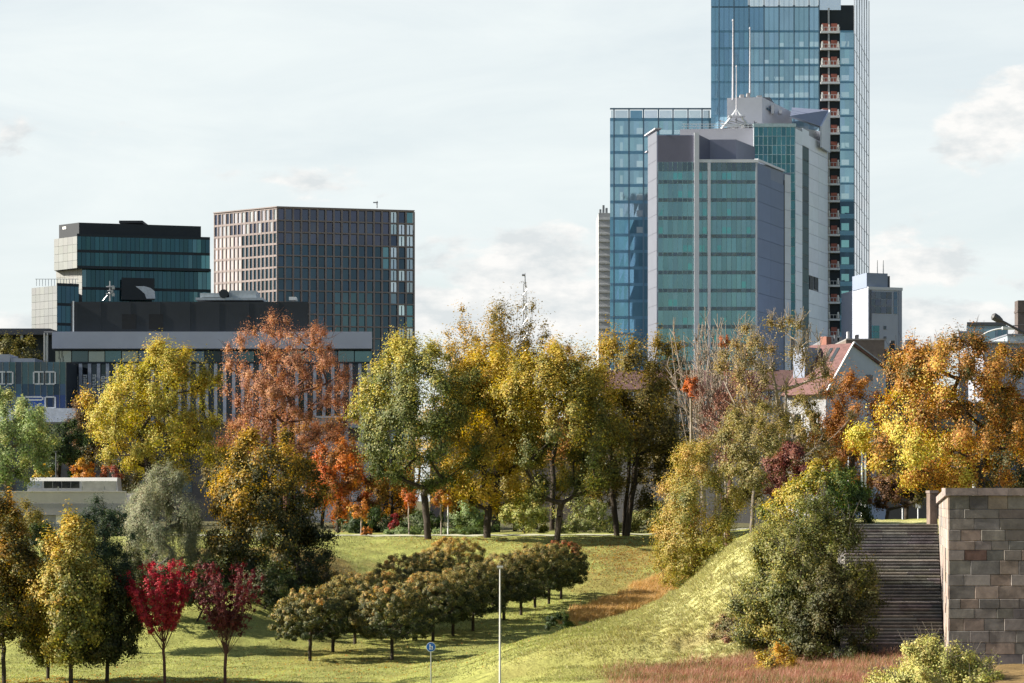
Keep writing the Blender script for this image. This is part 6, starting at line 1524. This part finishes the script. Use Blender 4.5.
# thin veil everywhere plus cumulus banks low on the horizon
mp = node(nt, 'ShaderNodeMapping'); mp.inputs['Scale'].default_value = (1, 1, 2.2); L(tc.outputs['Generated'], mp.inputs['Vector'])
n1 = node(nt, 'ShaderNodeTexNoise', i_Scale=26.0, i_Detail=9.0, i_Roughness=0.6, i_Distortion=0.2); L(mp.outputs[0], n1.inputs['Vector'])
mp2 = node(nt, 'ShaderNodeMapping'); mp2.inputs['Scale'].default_value = (1, 1, 5.0); mp2.inputs['Rotation'].default_value = (0, R(8), 0); L(tc.outputs['Generated'], mp2.inputs['Vector'])
n2 = node(nt, 'ShaderNodeTexNoise', i_Scale=5.0, i_Detail=7.0, i_Roughness=0.6, i_Distortion=0.6); L(mp2.outputs[0], n2.inputs['Vector'])
sep = node(nt, 'ShaderNodeSeparateXYZ'); L(tc.outputs['Generated'], sep.inputs[0])
hi = node(nt, 'ShaderNodeMapRange', i_1=0.21, i_2=0.40, i_3=1.0, i_4=0.14); L(sep.outputs['Z'], hi.inputs[0])
fr_ = node(nt, 'ShaderNodeMapRange', i_1=-0.5, i_2=0.55, i_3=0.42, i_4=1.0); L(sep.outputs['Y'], fr_.inputs[0])
hf = node(nt, 'ShaderNodeMath', operation='MULTIPLY'); L(hi.outputs[0], hf.inputs[0]); L(fr_.outputs[0], hf.inputs[1])
# cumulus: each bank has its own place in the sky, its edge broken by noise
acc = None
for cx, cz, rx, rz, s in ((0.20, 0.150, 0.030, 0.022, 1.0), (0.235, 0.125, 0.03, 0.02, .9), (0.165, 0.098, 0.03, 0.016, 1.0), (0.19, 0.072, 0.06, 0.014, 1.0), (0.235, 0.077, 0.05, 0.016, 1.0), (-0.005, 0.094, 0.045, 0.016, 1.0), (-0.03, 0.08, 0.045, 0.014, 1.0),
                          (0.025, 0.08, 0.04, 0.015, 1.0), (-0.205, 0.068, 0.022, 0.010, .95), (-0.10, 0.13, 0.06, 0.008, .55), (-0.20, 0.15, 0.05, 0.012, .5), (0.4, 0.11, .1, .03, 1.0), (-0.45, 0.12, .12, .03, 1.0), (-0.7, 0.1, .15, .04, .9), (0.7, .12, .15, .05, .9)):
    mpb = node(nt, 'ShaderNodeMapping', vector_type='TEXTURE'); mpb.inputs['Location'].default_value = (cx, 0.985, cz); mpb.inputs['Scale'].default_value = (rx * 1.7, 0.6, rz * 1.7)
    L(tc.outputs['Generated'], mpb.inputs['Vector'])
    ln = node(nt, 'ShaderNodeVectorMath', operation='LENGTH'); L(mpb.outputs[0], ln.inputs[0])
    mr = node(nt, 'ShaderNodeMapRange', i_1=0.0, i_2=1.0, i_3=s, i_4=0.0); L(ln.outputs['Value'], mr.inputs[0])
    if acc is None: acc = mr
    else:
        mxn = node(nt, 'ShaderNodeMath', operation='MAXIMUM'); L(acc.outputs[0], mxn.inputs[0]); L(mr.outputs[0], mxn.inputs[1]); acc = mxn
ns = node(nt, 'ShaderNodeMapRange', i_1=0.25, i_2=0.75, i_3=-0.42, i_4=0.42); L(n1.outputs['Fac'], ns.inputs[0])
ad = node(nt, 'ShaderNodeMath', operation='ADD'); L(acc.outputs[0], ad.inputs[0]); L(ns.outputs[0], ad.inputs[1])
cu = node(nt, 'ShaderNodeMapRange', i_1=0.36, i_2=0.62, i_3=0.0, i_4=0.95); cu.interpolation_type = 'SMOOTHSTEP'; L(ad.outputs[0], cu.inputs[0])
ve = node(nt, 'ShaderNodeMapRange', i_1=0.35, i_2=0.7, i_3=0.72, i_4=0.95); L(n2.outputs['Fac'], ve.inputs[0])
vh = node(nt, 'ShaderNodeMath', operation='MULTIPLY'); L(ve.outputs[0], vh.inputs[0]); L(hf.outputs[0], vh.inputs[1])
ch = node(nt, 'ShaderNodeMath', operation='MULTIPLY'); L(cu.outputs[0], ch.inputs[0]); L(hf.outputs[0], ch.inputs[1])
m1 = node(nt, 'ShaderNodeMix', data_type='RGBA'); L(vh.outputs[0], m1.inputs['Factor']); L(sky.outputs[0], m1.inputs[6]); m1.inputs[7].default_value = (6.9, 7.35, 7.32, 1)
n3 = node(nt, 'ShaderNodeTexNoise', i_Scale=40.0, i_Detail=6.0, i_Roughness=0.6); L(mp.outputs[0], n3.inputs['Vector'])
cr = node(nt, 'ShaderNodeValToRGB'); L(n3.outputs['Fac'], cr.inputs[0])
cr.color_ramp.elements[0].position = 0.38; cr.color_ramp.elements[0].color = (5.6, 5.9, 6.0, 1)
cr.color_ramp.elements[1].position = 0.6; cr.color_ramp.elements[1].color = (7.5, 7.4, 7.2, 1)
m2 = node(nt, 'ShaderNodeMix', data_type='RGBA'); L(ch.outputs[0], m2.inputs['Factor']); L(m1.outputs[2], m2.inputs[6]); L(cr.outputs[0], m2.inputs[7])
L(m2.outputs[2], bg.inputs['Color']); bg.inputs['Strength'].default_value = 0.05
L(bg.outputs[0], out.inputs['Surface'])

cam = bpy.data.cameras.new('camera'); cam.lens = 85; cam.sensor_width = 36; cam.clip_start = 1; cam.clip_end = 12000
cam.shift_y = (CV - 341.5) / 1024.0
co = link(bpy.data.objects.new('camera', cam)); co.location = (0, 0, CZ); co.rotation_euler = (R(90), 0, 0)
SC.camera = co
SC.view_settings.view_transform = 'Standard'; SC.view_settings.look = 'None'; SC.view_settings.gamma = 1.0; SC.view_settings.use_curve_mapping = False
SC.view_settings.exposure = 1.42
SC.render.engine = 'CYCLES'
SC.cycles.max_bounces = 6; SC.cycles.diffuse_bounces = 3; SC.cycles.transmission_bounces = 4; SC.cycles.glossy_bounces = 3
SC.cycles.use_denoising = True
